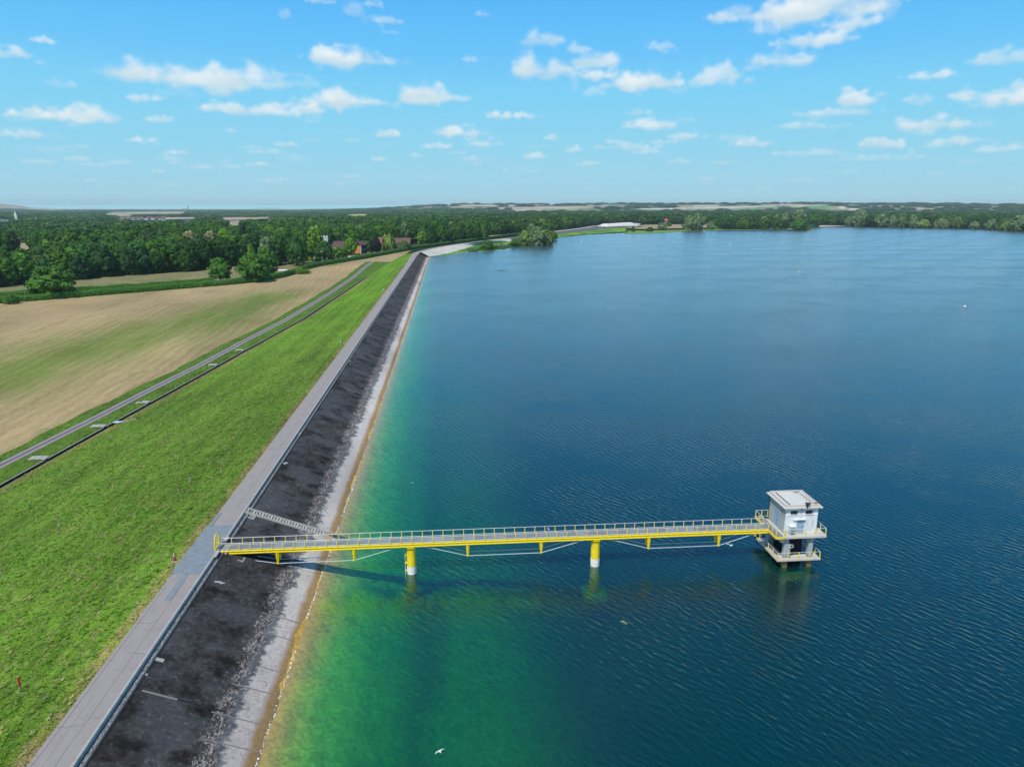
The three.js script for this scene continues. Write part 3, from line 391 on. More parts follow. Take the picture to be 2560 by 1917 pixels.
  const surface = new THREE.MeshPhysicalMaterial({ color: 0xffffff, roughness: 1, roughnessMap: calm, transmission: 1, thickness: 0, ior: 1.6, bumpMap: ripples, bumpScale: RANGE });
  const outline = ST.filter((st, i) => st.s < 1950 && i % 4 === 0).map((st) => off(st, st.s < 700 ? 1.5 : 3, 0)).map((p) => new THREE.Vector2(p.x, -p.z)).concat([[700, 2200], [2650, 2200], [2650, -900], [-15, -900]].map(([x, s]) => new THREE.Vector2(x, -zs(s))));
  const sheet = new THREE.ShapeGeometry(new THREE.Shape(outline)); sheet.rotateX(-PI / 2);
  const body = new THREE.ExtrudeGeometry(new THREE.Shape(outline), { depth: 15.9, bevelEnabled: false }); body.rotateX(-PI / 2); body.translate(0, -15.95, 0);
  const water = struct('water', sheet, surface);
  part('water_body', body, new THREE.MeshPhysicalMaterial({ color: rgb(0.0, 0.40, 0.46), roughness: 1, specularIntensity: 0, transparent: true, opacity: 0.048, thickness: 1, attenuationColor: rgb(0.73, 0.935, 0.72), attenuationDistance: 1 }), water);
}

// ---------------------------------------------------------------- trees: leaf clumps on limbs; crowns of unit height and width, scaled where they stand
function crownGeo(seed, { clumps = 26, leaves = 60, size = 0.06, flat = 0.8, shape = 'round', core = true, droop = 0, leafLen = 1, asp = 1 }) {
  const r = rng(seed), pos = [], nor = [], col = [], a = V(0, 0, 0), b = V(0, 0, 0), c = V(0, 0, 0);
  const cs = [];
  for (let i = 0; i < clumps; i++) {
    const y = (i + 0.5) / clumps, ang = i * 2.39996 + r() * 0.9; let rad;
    if (shape === 'column') rad = 0.42 * Math.pow(Math.sin(PI * clamp(y * 0.93 + 0.05, 0, 1)), 0.55); else if (shape === 'cone') rad = 0.5 * (1.02 - y); else if (shape === 'bush') rad = 0.5 * Math.sqrt(Math.max(0.05, 1 - y * y)); else rad = 0.5 * Math.pow(Math.sin(PI * clamp(0.13 + y * 0.84, 0, 1)), 0.62);
    const q = rad * (0.66 + 0.42 * Math.sqrt(r())), inner = r() < 0.18 ? 0.4 : 1;
    cs.push([V(Math.cos(ang) * q * inner * 0.78, y * 0.9 + 0.05 + (r() - 0.5) * 0.07, Math.sin(ang) * q * inner * 0.78), (0.11 + 0.085 * r()) * (shape === 'column' ? 0.8 : shape === 'bush' ? 1.15 : 1) * Math.sqrt(26 / clumps), 0.78 + 0.44 * r()]);
  }
  if (shape === 'round') cs.push([V(0, 0.93, 0), 0.12, 1.1]);
  for (const [o, R, tone] of cs) for (let k = 0; k < leaves; k++) {
    const th = r() * 2 * PI, cy = 1 - 1.75 * Math.pow(r(), 1.2), sy = Math.sqrt(Math.max(0, 1 - cy * cy)), rr = R * (0.72 + 0.36 * r()), d = V(Math.cos(th) * sy, cy * flat * asp, Math.sin(th) * sy);
    const p = V(o.x + d.x * rr, o.y + d.y * rr - droop * r() * R * 2, o.z + d.z * rr), L = size * (0.6 + 0.8 * r());
    a.set(r() - 0.5, (r() - 0.5) * 0.8, r() - 0.5).normalize(); b.copy(d).add(V((r() - 0.5) * 0.9, (r() - 0.5) * 0.9 + 0.25, (r() - 0.5) * 0.9)).normalize(); a.cross(b).normalize(); c.crossVectors(b, a).normalize();
    a.y *= asp; c.y *= asp;
    if (droop) c.lerp(V(0, -1, 0), 0.75).normalize();
    const n = V(d.x * 0.75 + (p.x - 0) * 0.8 + b.x * 0.35, d.y * 0.75 + 0.22 + (p.y - 0.45) * 0.5 + b.y * 0.35, d.z * 0.75 + p.z * 0.8 + b.z * 0.35).normalize(), t = tone * (0.72 + 0.56 * r());
    const q = [p.clone().addScaledVector(a, -L * 0.5), p.clone().addScaledVector(c, L * 0.62 * leafLen), p.clone().addScaledVector(a, L * 0.5), p.clone().addScaledVector(c, -L * 0.62 * leafLen)];
    for (const m of [0, 2, 1, 0, 3, 2]) { pos.push(q[m].x, q[m].y, q[m].z); nor.push(n.x, n.y, n.z); col.push(t, t, t * 0.9); }
  }
  if (core) { const g = new THREE.IcosahedronGeometry(1, 1), p = g.attributes.position; for (let i = 0; i < p.count; i++) { const y = p.getY(i), sx = (shape === 'column' ? 0.26 : shape === 'cone' ? 0.3 * (1 - (y + 1) * 0.4) : 0.34) * (0.85 + 0.3 * hash(i % 42, seed)); const v = V(p.getX(i) * sx, 0.5 + y * (shape === 'bush' ? 0.3 : 0.36) - (shape === 'bush' ? 0.12 : 0), p.getZ(i) * sx), m = v.clone().sub(V(0, 0.45, 0)).normalize(); pos.push(v.x, v.y, v.z); nor.push(m.x, m.y, m.z); col.push(0.8, 0.8, 0.75); } }
  const g = new THREE.BufferGeometry(); g.setAttribute('position', new THREE.Float32BufferAttribute(pos, 3)); g.setAttribute('normal', new THREE.Float32BufferAttribute(nor, 3)); g.setAttribute('color', new THREE.Float32BufferAttribute(col, 3));
  return g;
}
function trunkGeo(seed, h = 0.42, w = 0.028) {
  const r = rng(seed), gs = [bar(V(0, -0.03, 0), V((r() - 0.5) * 0.03, h, (r() - 0.5) * 0.03), w, 8, w * 0.62)];
  for (let i = 0; i < 6; i++) { const a = i * 1.05 + r(), y = h * (0.6 + 0.35 * r()), l = 0.2 + 0.14 * r(); gs.push(bar(V(0, y, 0), V(Math.cos(a) * l, y + l * (0.7 + 0.6 * r()), Math.sin(a) * l), w * 0.45, 5, w * 0.16)); }
  return merge(gs);
}
const leaf = (r, g, b) => matte({ color: rgb(r, g, b), vertexColors: true, roughness: 0.75 });
const LEAF = { dark: leaf(0.034, 0.105, 0.018), mid: leaf(0.056, 0.15, 0.018), light: leaf(0.11, 0.225, 0.02), yellow: leaf(0.15, 0.17, 0.03), grey: leaf(0.125, 0.195, 0.085), willow: leaf(0.18, 0.27, 0.055), olive: leaf(0.10, 0.165, 0.04), pale: leaf(0.26, 0.25, 0.12), purple: leaf(0.018, 0.014, 0.028), pine: leaf(0.014, 0.044, 0.02) };
const barkMat = std([0.07, 0.055, 0.04], 0.95), greyBark = std([0.2, 0.19, 0.17], 0.95);
const CROWN = [1, 2, 3, 4].map((k) => crownGeo(100 + k, { clumps: 44, leaves: 58, size: 0.062 }));
const CROWN_BIG = crownGeo(140, { clumps: 70, leaves: 70, size: 0.042 });
const OAK = crownGeo(141, { clumps: 64, leaves: 84, size: 0.034, asp: 1.5, flat: 0.75 });
const BUSH = [1, 2, 3].map((k) => crownGeo(160 + k, { clumps: 26, leaves: 44, size: 0.085, shape: 'bush' }));
const COLUMN = crownGeo(170, { clumps: 40, leaves: 50, size: 0.055, shape: 'column' }), CONE = crownGeo(171, { clumps: 44, leaves: 46, size: 0.06, shape: 'cone', flat: 0.5 }), WEEP = crownGeo(172, { clumps: 40, leaves: 60, size: 0.055, shape: 'round', droop: 1.1, leafLen: 2.2 });
const TRUNK = [trunkGeo(1), trunkGeo(2), trunkGeo(3, 0.34, 0.03)], STUB = trunkGeo(4, 0.2, 0.03);
// a single tree with its foot at p, h high and w wide; lift is how far the crown stands off the ground as a share of the height
function tree(name, label, p, h, w, mat, { crown = CROWN[0], trunk = TRUNK[0], lift = 0.14, turn = 0, grp, cat = 'tree', bark = barkMat } = {}) {
  const o = group(name, label, cat, [p.x, p.y, p.z], turn, grp), t = part('trunk', trunk, bark, o), c = part('crown', crown, mat, o);
  t.scale.set(Math.min(w, h), h, Math.min(w, h)); c.scale.set(w, h * (1 - lift), w); c.position.y = h * lift;
  return o;
}
const onTree = (px, py, up = -0.1) => on(px, py, up);

// single trees that stand out
tree('oak_tree', 'broad solitary oak standing in the hedge, farthest left of the field trees', onTree(131, 745), 18.5, 31, LEAF.mid, { crown: OAK, lift: 0.05, trunk: TRUNK[2] });
tree('field_tree', 'round dark tree with bare trunk beside the hedge, right of the solitary oak', onTree(551, 705), 17.5, 19.5, LEAF.mid, { crown: CROWN_BIG, lift: 0.1, turn: 2 });
tree('field_tree', 'wide spreading tree overhanging the hedge, in front of the dense round tree', onTree(634, 706), 20, 25, LEAF.mid, { crown: OAK, lift: 0.08, turn: 4 });
tree('field_tree', 'dense round deep green tree behind the spreading one, left of the white garden path', onTree(668, 690), 22, 21, LEAF.mid, { crown: CROWN_BIG, lift: 0.04, turn: 1 });
tree('field_tree', 'slender light green tree between the two big trees beside the hedge', onTree(632, 690), 25, 9, LEAF.light, { crown: COLUMN, lift: 0.05 });
tree('garden_tree', 'tall dark conical tree right of the white garden path', onTree(742, 665), 27, 19, LEAF.dark, { crown: CROWN_BIG, lift: 0.04, turn: 3 });
tree('garden_tree', 'bright yellow-green tall tree left of the white tower', onTree(790, 655), 32, 20, LEAF.light, { crown: CROWN[1], lift: 0.05 });
tree('garden_tree', 'dark tree in front of the white tower, above the lamp by the hedge', onTree(812, 659), 20, 22, LEAF.dark, { crown: CROWN_BIG, lift: 0.1, turn: 5 });
tree('garden_tree', 'small light green tree on a thin trunk in front of the maroon roofed house', onTree(843, 651), 13, 15, LEAF.light, { crown: CROWN[2], lift: 0.16 });
tree('garden_tree', 'small dark tree between the maroon roofed house and the pale drive', onTree(860, 648), 11, 10, LEAF.mid, { crown: CROWN[3], lift: 0.12 });
tree('garden_tree', 'round bright green tree left of the orange gabled house', onTree(876, 638), 17, 17, LEAF.light, { crown: CROWN[0], lift: 0.05, turn: 2 });
tree('garden_tree', 'yellow-green tree right of the white tower', onTree(842, 630), 21, 15, LEAF.yellow, { crown: CROWN[1], lift: 0.06, turn: 1 });
tree('garden_tree', 'yellow-topped tree behind the orange gabled house', onTree(925, 622), 21, 13, LEAF.yellow, { crown: CROWN[3], lift: 0.05 });
tree('garden_tree', 'short green tree between the orange house and the purple tree', onTree(919, 630), 12, 14, LEAF.mid, { crown: CROWN[2], lift: 0.05 });
tree('plum_tree', 'dark purple-leaved tree in front of the pink hipped roof', onTree(937, 634), 15, 13, LEAF.purple, { crown: CROWN[0], lift: 0.08 });
tree('weeping_willow', 'pale weeping willow between the pink roof and the long barn', onTree(973, 630), 20, 19, LEAF.willow, { crown: WEEP, lift: 0.02 });
tree('garden_tree', 'loose light green tree in front of the long barn', onTree(1010, 627), 11, 16, LEAF.olive, { crown: CROWN[2], lift: 0.03, turn: 3 });
tree('garden_tree', 'bright round tree at the right end of the farm, right of the long barn', onTree(1055, 613), 17, 18, LEAF.light, { crown: CROWN[1], lift: 0.04, turn: 2 });
tree('garden_tree', 'second bright tree right of the long barn, beside the hedge', onTree(1072, 612), 14, 12, LEAF.light, { crown: CROWN[3], lift: 0.04 });
tree('conifer', 'dark conifer standing above the wood left of the white tower', onTree(612, 640), 33, 17, LEAF.pine, { crown: CONE, lift: 0.05 });
tree('dead_tree', 'leafless grey tree in the wood edge above the solitary oak', onTree(101, 705), 19, 9, LEAF.olive, { crown: BUSH[0], lift: 0.72, bark: greyBark, trunk: trunkGeo(9, 0.8, 0.02) });
for (const [x, y, h, w, lab] of [[478, 650, 27, 17, 'cream-flowering chestnut in the wood, left one of two'], [530, 650, 27, 15, 'cream-flowering chestnut in the wood, right one of two']]) tree('chestnut_tree', lab, onTree(x, y), h, w, LEAF.pale, { crown: CROWN[1], lift: 0.3 });
tree('wood_tree', 'bright green tree rising from the wood just right of the cream-flowering chestnuts', onTree(566, 652), 29, 18, LEAF.light, { crown: CROWN[0], lift: 0.2 });

// the trees of the front row of the wood behind the meadow
{
  const r = rng(12), mats = [LEAF.dark, LEAF.mid, LEAF.dark, LEAF.grey, LEAF.mid, LEAF.dark, LEAF.light];
  const line = resample(woodEdge.slice(0, 9).map(([x, s]) => V(x, 0, zs(s))), 60);
  let q = null, made = [];
  for (let i = 8; i <= 60; i++) { const p = line[i]; if (q && p.distanceTo(q) < 9.5 + 5 * r()) continue; q = p; const x = p.x - 4 - 5 * r(), z = p.z - 3 + 4 * r(), h = 19 + 7 * r(), w = 14 + 6 * r(), k = Math.floor(r() * 7); tree('wood_edge_tree', 'broadleaf tree in the front row of the wood behind the pale meadow', V(x, ground(x, z) - 0.1, z), h, w, mats[k], { crown: CROWN[i % 4], lift: 0.07 + 0.06 * r(), turn: r() * 6, grp: 'trees in the front row of the wood' }); }
  for (const [px, py, h, w, k] of [[690, 652, 26, 17, 1], [705, 650, 27, 15, 0], [668, 655, 25, 16, 3], [720, 645, 29, 16, 5], [768, 640, 30, 16, 0], [756, 648, 24, 12, 1], [822, 622, 28, 16, 0], [858, 616, 27, 16, 5], [880, 610, 28, 18, 1], [900, 606, 26, 15, 3], [920, 602, 27, 16, 0], [945, 600, 28, 17, 5], [968, 597, 27, 15, 1], [990, 596, 28, 18, 0], [1012, 594, 27, 16, 3], [1035, 592, 26, 17, 5], [1060, 592, 27, 17, 0], [1085, 592, 26, 16, 1], [1108, 591, 27, 18, 5], [1130, 590, 27, 15, 3], [1150, 590, 26, 18, 0], [1172, 590, 27, 16, 1], [1192, 590, 28, 16, 5]]) tree('farm_wood_tree', 'broadleaf tree in the front row of the wood behind the farm', onTree(px, py + 12), h, w, mats[k], { crown: CROWN[(px >> 1) % 4], lift: 0.05, turn: px, grp: 'trees in the front row behind the farm' });
  tree('poplar_tree', 'tall narrow tree at the right end of the wood behind the hedge', on(1215, 596, 0), 31, 11, LEAF.mid, { crown: COLUMN, lift: 0.03 });
}
// willows and bushes on the shore
const SHORE_TREES = [
  [1215, 624, 10.5, 14, 'mid', 'left half of the small dark tree pair in the near marsh'], [1227, 623, 9, 9, 'dark', 'right half of the small dark tree pair in the near marsh'],
  [1345, 612.5, 24, 28, 'grey', 'large grey-green willow in the middle of the big clump on the shore'], [1312, 612.5, 19, 20, 'willow', 'left willow of the big clump on the shore'], [1366, 611.5, 21, 21, 'olive', 'right willow of the big clump on the shore'], [1330, 606, 26, 20, 'grey', 'rear willow of the big clump on the shore'], [1384, 600, 13, 15, 'mid', 'low bush at the right foot of the big willow clump'], [1286, 616, 9, 14, 'mid', 'low bush at the left foot of the big willow clump'], [1300, 614, 11, 10, 'olive', 'small willow bush between the low bush and the big willow clump'],
  [1583, 579.5, 11, 9, 'dark', 'lone dark round bush on the green marsh'], [1625, 579, 9, 20, 'dark', 'low dark bush at the water edge of the marsh'], [1655, 576, 17, 22, 'grey', 'grey-green willow bush at the right end of the marsh'], [1668, 570, 14, 16, 'mid', 'dark bush behind the grey-green willow bush at the marsh end'], [1675, 568, 12, 14, 'mid', 'dark round bush right of the grey-green willow bush at the marsh end'],
  [1722, 576.5, 33, 30, 'grey', 'left willow of the pair on the green spit'], [1744, 576, 37, 38, 'grey', 'right and taller willow of the pair on the green spit'], [1777, 574, 19, 21, 'grey', 'small round willow right of the tall willow pair'],
  [1806, 570, 24, 24, 'dark', 'dark tree at the left of the row behind the spit'], [1828, 569, 29, 28, 'grey', 'grey-green willow in the row behind the spit, second from its left'], [1866, 568, 25, 30, 'dark', 'dark round tree in the middle of the row behind the spit'], [1890, 568, 20, 26, 'olive', 'olive bush right of the dark round tree behind the spit'], [1910, 567, 27, 27, 'grey', 'grey willow left of the gap of water behind the spit'], [1942, 566, 30, 28, 'grey', 'pale willow beyond the gap of water behind the spit'], [1963, 564, 34, 27, 'grey', 'tall narrow willow beyond the gap of water behind the spit'], [1960, 573, 12, 15, 'olive', 'small bush on the spit, left of the last big clump'],
  [1995, 571, 43, 42, 'grey', 'tall grey willow behind the last clump on the spit'], [2034, 566, 38, 40, 'dark', 'dark tree left of the sandy beach'], [1997, 575.5, 24, 38, 'mid', 'broad green bush in the last clump on the spit'], [2016, 575.5, 13, 20, 'olive', 'small low bush at the tip of the spit'],
  [2122, 565.2, 24, 26, 'grey', 'small willow right of the sandy beach'], [2150, 566, 42, 48, 'grey', 'largest pale willow on the far shore, right of the sandy beach'], [2205, 567.4, 33, 42, 'grey', 'pale willow on the far shore, second right of the beach'], [2232, 568, 31, 25, 'grey', 'narrow pale willow on the far shore'], [2255, 568.5, 35, 26, 'olive', 'tall olive tree on the far shore'], [2283, 569, 31, 24, 'grey', 'grey willow on the far shore, left of the low pale bushes'], [2310, 570, 20, 32, 'willow', 'low pale bushes in the middle of the far shore'], [2352, 570.5, 26, 36, 'grey', 'round grey willow right of the low pale bushes'], [2392, 571, 26, 30, 'olive', 'olive willow on the far shore toward the right edge'], [2436, 573, 18, 26, 'grey', 'low grey bush on the far shore toward the right edge'], [2478, 574.5, 23, 30, 'grey', 'grey willow near the right edge of the far shore'], [2512, 576.5, 24, 34, 'olive', 'olive willow near the right edge of the far shore'], [2548, 578, 33, 40, 'grey', 'large willow at the right edge of the far shore'], [2590, 580, 36, 40, 'grey', 'last willow beyond the right edge of the far shore'],
  [1240, 622, 4, 9, 'mid', 'reed clump right of the small tree pair in the marsh'], [1597, 571, 5, 26, 'dark', 'dark low thicket at the end of the gravel bank'], [1610, 570, 4, 12, 'dark', 'small dark bush right of the thicket by the gravel bank'],
];
SHORE_TREES.forEach(([px, py, h, w, m, lab], i) => { const p = at(px, py, 0.25); tree(w > 12 && h < 14 ? 'bush' : 'shore_tree', lab, p, h, w, LEAF[m], { crown: h > 12 ? [WEEP, CROWN[1], CROWN[3], CROWN[2]][i % 4] : BUSH[i % 3], trunk: STUB, lift: 0.0, turn: i, cat: h < 14 ? 'bush' : 'tree' }); });
// small bushes by the hedge
for (const [px, py, h, w, m, lab] of [[755, 684, 4.5, 14, 'light', 'bright green bush in front of the bend of the hedge'], [29, 760, 5, 8, 'mid', 'small bush below the hedge, left of the solitary oak'], [640, 668, 6, 12, 'mid', 'bush at the wood edge behind the spreading field tree'], [1108, 604, 6, 14, 'light', 'light bush behind the hedge, right of the farm']]) tree('bush', lab, on(px, py, 0.1), h, w, LEAF[m], { crown: BUSH[px % 3], trunk: STUB, lift: 0, cat: 'bush' });

// ---------------------------------------------------------------- hedges: clipped rows of leaf clumps
function hedge(label, pts, h, w, seed) {
  const r = rng(seed), curve = new THREE.CatmullRomCurve3(pts, false, 'centripetal'), L = curve.getLength(), n = Math.round(L / 1.1), pos = [], nor = [], col = [];
  const push = (p, nn, s, t) => { const a = V(r() - 0.5, r() - 0.5, r() - 0.5).cross(nn).normalize(), c = V(0, 0, 0).crossVectors(nn, a).normalize(), q = [p.clone().addScaledVector(a, -s), p.clone().addScaledVector(c, s), p.clone().addScaledVector(a, s), p.clone().addScaledVector(c, -s)]; for (const m of [0, 2, 1, 0, 3, 2]) { pos.push(q[m].x, q[m].y, q[m].z); nor.push(nn.x, nn.y, nn.z); col.push(t, t, t); } };
  const rows = [];
  for (let i = 0; i <= n; i++) {
    const p = curve.getPointAt(i / n), t = curve.getTangentAt(i / n), s = V(t.z, 0, -t.x).normalize(), g = ground(p.x, p.z), hh = h * (0.88 + 0.3 * fbm(i / 5, seed, 3, 3)), ww = w * (0.85 + 0.3 * fbm(i / 4, seed + 5, 2, 3));
    rows.push([[-0.44, 0], [-0.46, 0.6], [-0.3, 0.9], [0, 0.96], [0.3, 0.9], [0.46, 0.6], [0.44, 0]].map(([a, b]) => V(p.x + s.x * a * ww, g + b * hh, p.z + s.z * a * ww)));
    for (let k = 0; k < 17; k++) { const a = r() * PI, d = V(s.x * Math.cos(a), Math.sin(a) * 0.8, s.z * Math.cos(a)), q = V(p.x + s.x * Math.cos(a) * ww * 0.5 + t.x * (r() - 0.5) * 1.3, g + hh * (0.25 + 0.75 * Math.pow(Math.sin(a), 0.7) * (0.6 + 0.4 * r())), p.z + s.z * Math.cos(a) * ww * 0.5 + t.z * (r() - 0.5) * 1.3); push(q, d.add(V((r() - 0.5) * 0.7, r() * 0.5, (r() - 0.5) * 0.7)).normalize(), 0.3 + 0.3 * r(), 0.6 + 0.8 * r()); }
  }
  const c = loft(rows).toNonIndexed(), g = new THREE.BufferGeometry();
  c.deleteAttribute('uv'); c.setAttribute('color', new THREE.Float32BufferAttribute(new Float32Array(c.attributes.position.count * 3).fill(0.75), 3));
  g.setAttribute('position', new THREE.Float32BufferAttribute(pos, 3)); g.setAttribute('normal', new THREE.Float32BufferAttribute(nor, 3)); g.setAttribute('color', new THREE.Float32BufferAttribute(col, 3));
  return single('hedge', mergeGeometries([c, g]), LEAF.mid, label, 'hedge');
}
hedge('long clipped green hedge curving between the stubble field and the farm', HEDGE.map(([x, s]) => V(x - 1.5, 0, zs(s))), 4.4, 4.2, 3);
hedge('shorter second hedge running behind the first, left of the round field tree', [[-440, 316], [-345, 386], [-256, 456], [-238, 466], [-200, 491], [-172, 511], [-150, 527]].map(([x, s]) => V(x - 1, 0, zs(s))), 4, 3.4, 5);

// ---------------------------------------------------------------- the woods as one mass: every crown an instance
{
  const r = rng(5), kinds = [{ fine: CROWN[0], g: crownGeo(201, { clumps: 26, leaves: 22, size: 0.1, flat: 0.7 }) }, { fine: CROWN[2], g: crownGeo(202, { clumps: 30, leaves: 20, size: 0.1, flat: 0.7 }) }, { fine: CROWN[3], g: crownGeo(203, { clumps: 24, leaves: 22, size: 0.105, shape: 'bush' }) }].map((k) => ({ ...k, near: [], far: [] }));
  const keepOpen = CLEAR.map(([k, p]) => p), hitsOpen = (q, v) => keepOpen.some((p, i) => (CLEAR[i][0] !== 'village' || v) && inPoly(p, q[0], q[1]));
  const tones = [[0.03, 0.1, 0.015], [0.04, 0.122, 0.015], [0.054, 0.15, 0.017], [0.068, 0.172, 0.017], [0.06, 0.13, 0.035], [0.085, 0.185, 0.02], [0.036, 0.112, 0.03]];
  const wx = (s) => piece(woodEdge, s);
  for (let rad = 430; rad < 12500;) {
    const sp = rad < 1000 ? 11 : clamp(rad / 90, 11, 75), az0 = -0.70, az1 = 0.80;
    for (let az = az0 + r() * sp / rad; az < az1; az += sp / rad * (0.75 + 0.5 * r())) {
      const rr = rad + (r() - 0.5) * sp, x = EYE.x + Math.sin(az) * rr, z = EYE.z - Math.cos(az) * rr, s = 91.3 - z;
      if (s < 830 && x > wx(s) - 7) continue;
      if (s < 2200 && x > hedgeX(s) - 7 && x < 700 && polyDist(LAND, x, s) > 0) { const cs = s < 1290 ? hedgeX(s) - 7 : piece([[1290, 165], [1604, 285], [1851, 375], [2046, 480], [2200, 600]], s); if (x > cs - 4 && !(s > 1560 && x > 560)) continue; }
      if (polyDist(LAND, x, s) < (x > 900 ? 7 : 14)) continue;
      if (landUse(x, z) || (az > -0.12 && rr > 5000 && r() < 0.8)) continue;
      const y = ground(x, z), big = rad > 2200 ? sp / 13 : 1, bigTree = r(), h = 12.5 + 9 * bigTree + 6 * fbm(x / 70, z / 70, 2, 28), w = (12 + 13 * bigTree) * Math.max(1, rad > 900 ? sp / 12 : 1);
      const t1 = project(x, y + h, z), t0 = project(x, y, z);
      if (!t1 || t1[0] < -60 || t1[0] > 2640) continue;
      let blocked = false; const vill = r() < 0.8; for (let q = 0; q <= 6 && !blocked; q++) { const py = lerp(t1[1], t0[1], q / 6), pw = w * 0.42 * FOCAL / t1[2]; blocked = hitsOpen([t1[0], py], vill) || hitsOpen([t1[0] - pw, py], vill) || hitsOpen([t1[0] + pw, py], vill); }
      if (blocked) continue;
      const k = kinds[Math.floor(r() * 2.4)], c = tones[Math.floor(r() * tones.length)], v = (0.5 + 0.75 * fbm(x / 90, z / 90, 3, 8)) * (0.75 + 0.5 * r()) * (rad < 1100 ? 0.86 : az > 0 ? 0.62 : 0.78);
      (rad < 1100 ? k.near : k.far).push([x, y, z, w, h, r() * 6.28, mul3(c, v)]);
    }
    rad += sp * 0.92;
  }
  const mat = matte({ color: 0xffffff, vertexColors: true, roughness: 0.8 }), M = new THREE.Matrix4(), Q = new THREE.Quaternion(), UPV = V(0, 1, 0);
  for (const [which, name] of [['near', 'near_wood'], ['far', 'distant_woods']]) {
    const top = new THREE.Group(); top.name = name; top.userData = { kind: 'stuff', label: which === 'near' ? 'dense green wood beyond the meadow and the farm' : 'woods stretching away to the horizon', category: 'woods' }; scene.add(top);
    for (const k of kinds) { const list = k[which]; if (!list.length) continue; const im = new THREE.InstancedMesh(which === 'near' ? k.fine : k.g, mat, list.length); im.name = 'crowns'; im.userData = { kind: 'stuff' }; im.castShadow = im.receiveShadow = true; list.forEach(([x, y, z, w, h, a, c], i) => { im.setMatrixAt(i, M.compose(V(x, y + 0.3, z), Q.setFromAxisAngle(UPV, a), V(w, h, w))); im.setColorAt(i, rgb(...c)); }); top.add(im); }
    console.log(name, kinds.map((k) => k[which].length).join(' '));
  }
}

// ---------------------------------------------------------------- paints and metals
const paintTex = tex(256, 256, (u, v) => { const n = fbm(u * 14, v * 14, 4, 3, 14), s = fbm(u * 30, v * 9, 3, 4, 30, 9), d = fbm(u * 6, v * 6, 4, 44, 6); return mix3(mul3([1, 1, 1], 0.70 + 0.46 * n), [0.34, 0.2, 0.12], smoothstep(s * 0.6 + d * 0.5, 0.66, 0.8) * 0.7); });
const yellow = std([0.90, 0.68, 0.012], 0.5, { map: paintTex }), silver = matte({ color: rgb(0.62, 0.64, 0.66), roughness: 0.45, metalness: 0.25 }), rope = std([0.55, 0.57, 0.57], 0.5);
const gratings = [0, 1, 2, 3].map((k) => std(mul3([0.26, 0.28, 0.285], 0.82 + 0.13 * k), 0.75, { map: tex(64, 128, (u, v) => mul3([1, 1, 1], (Math.sin(v * PI * 64) > 0.2 ? 1 : 0.72) * (0.85 + 0.3 * fbm(u * 6, v * 6, 3, k, 6)))) }));
const DECK = 4.95, BZ = -0.45, ZN = 0.3, ZF = -1.2, STEP = 1.4445, P0 = -11.8, BX0 = -13.25, BX1 = 63.75;

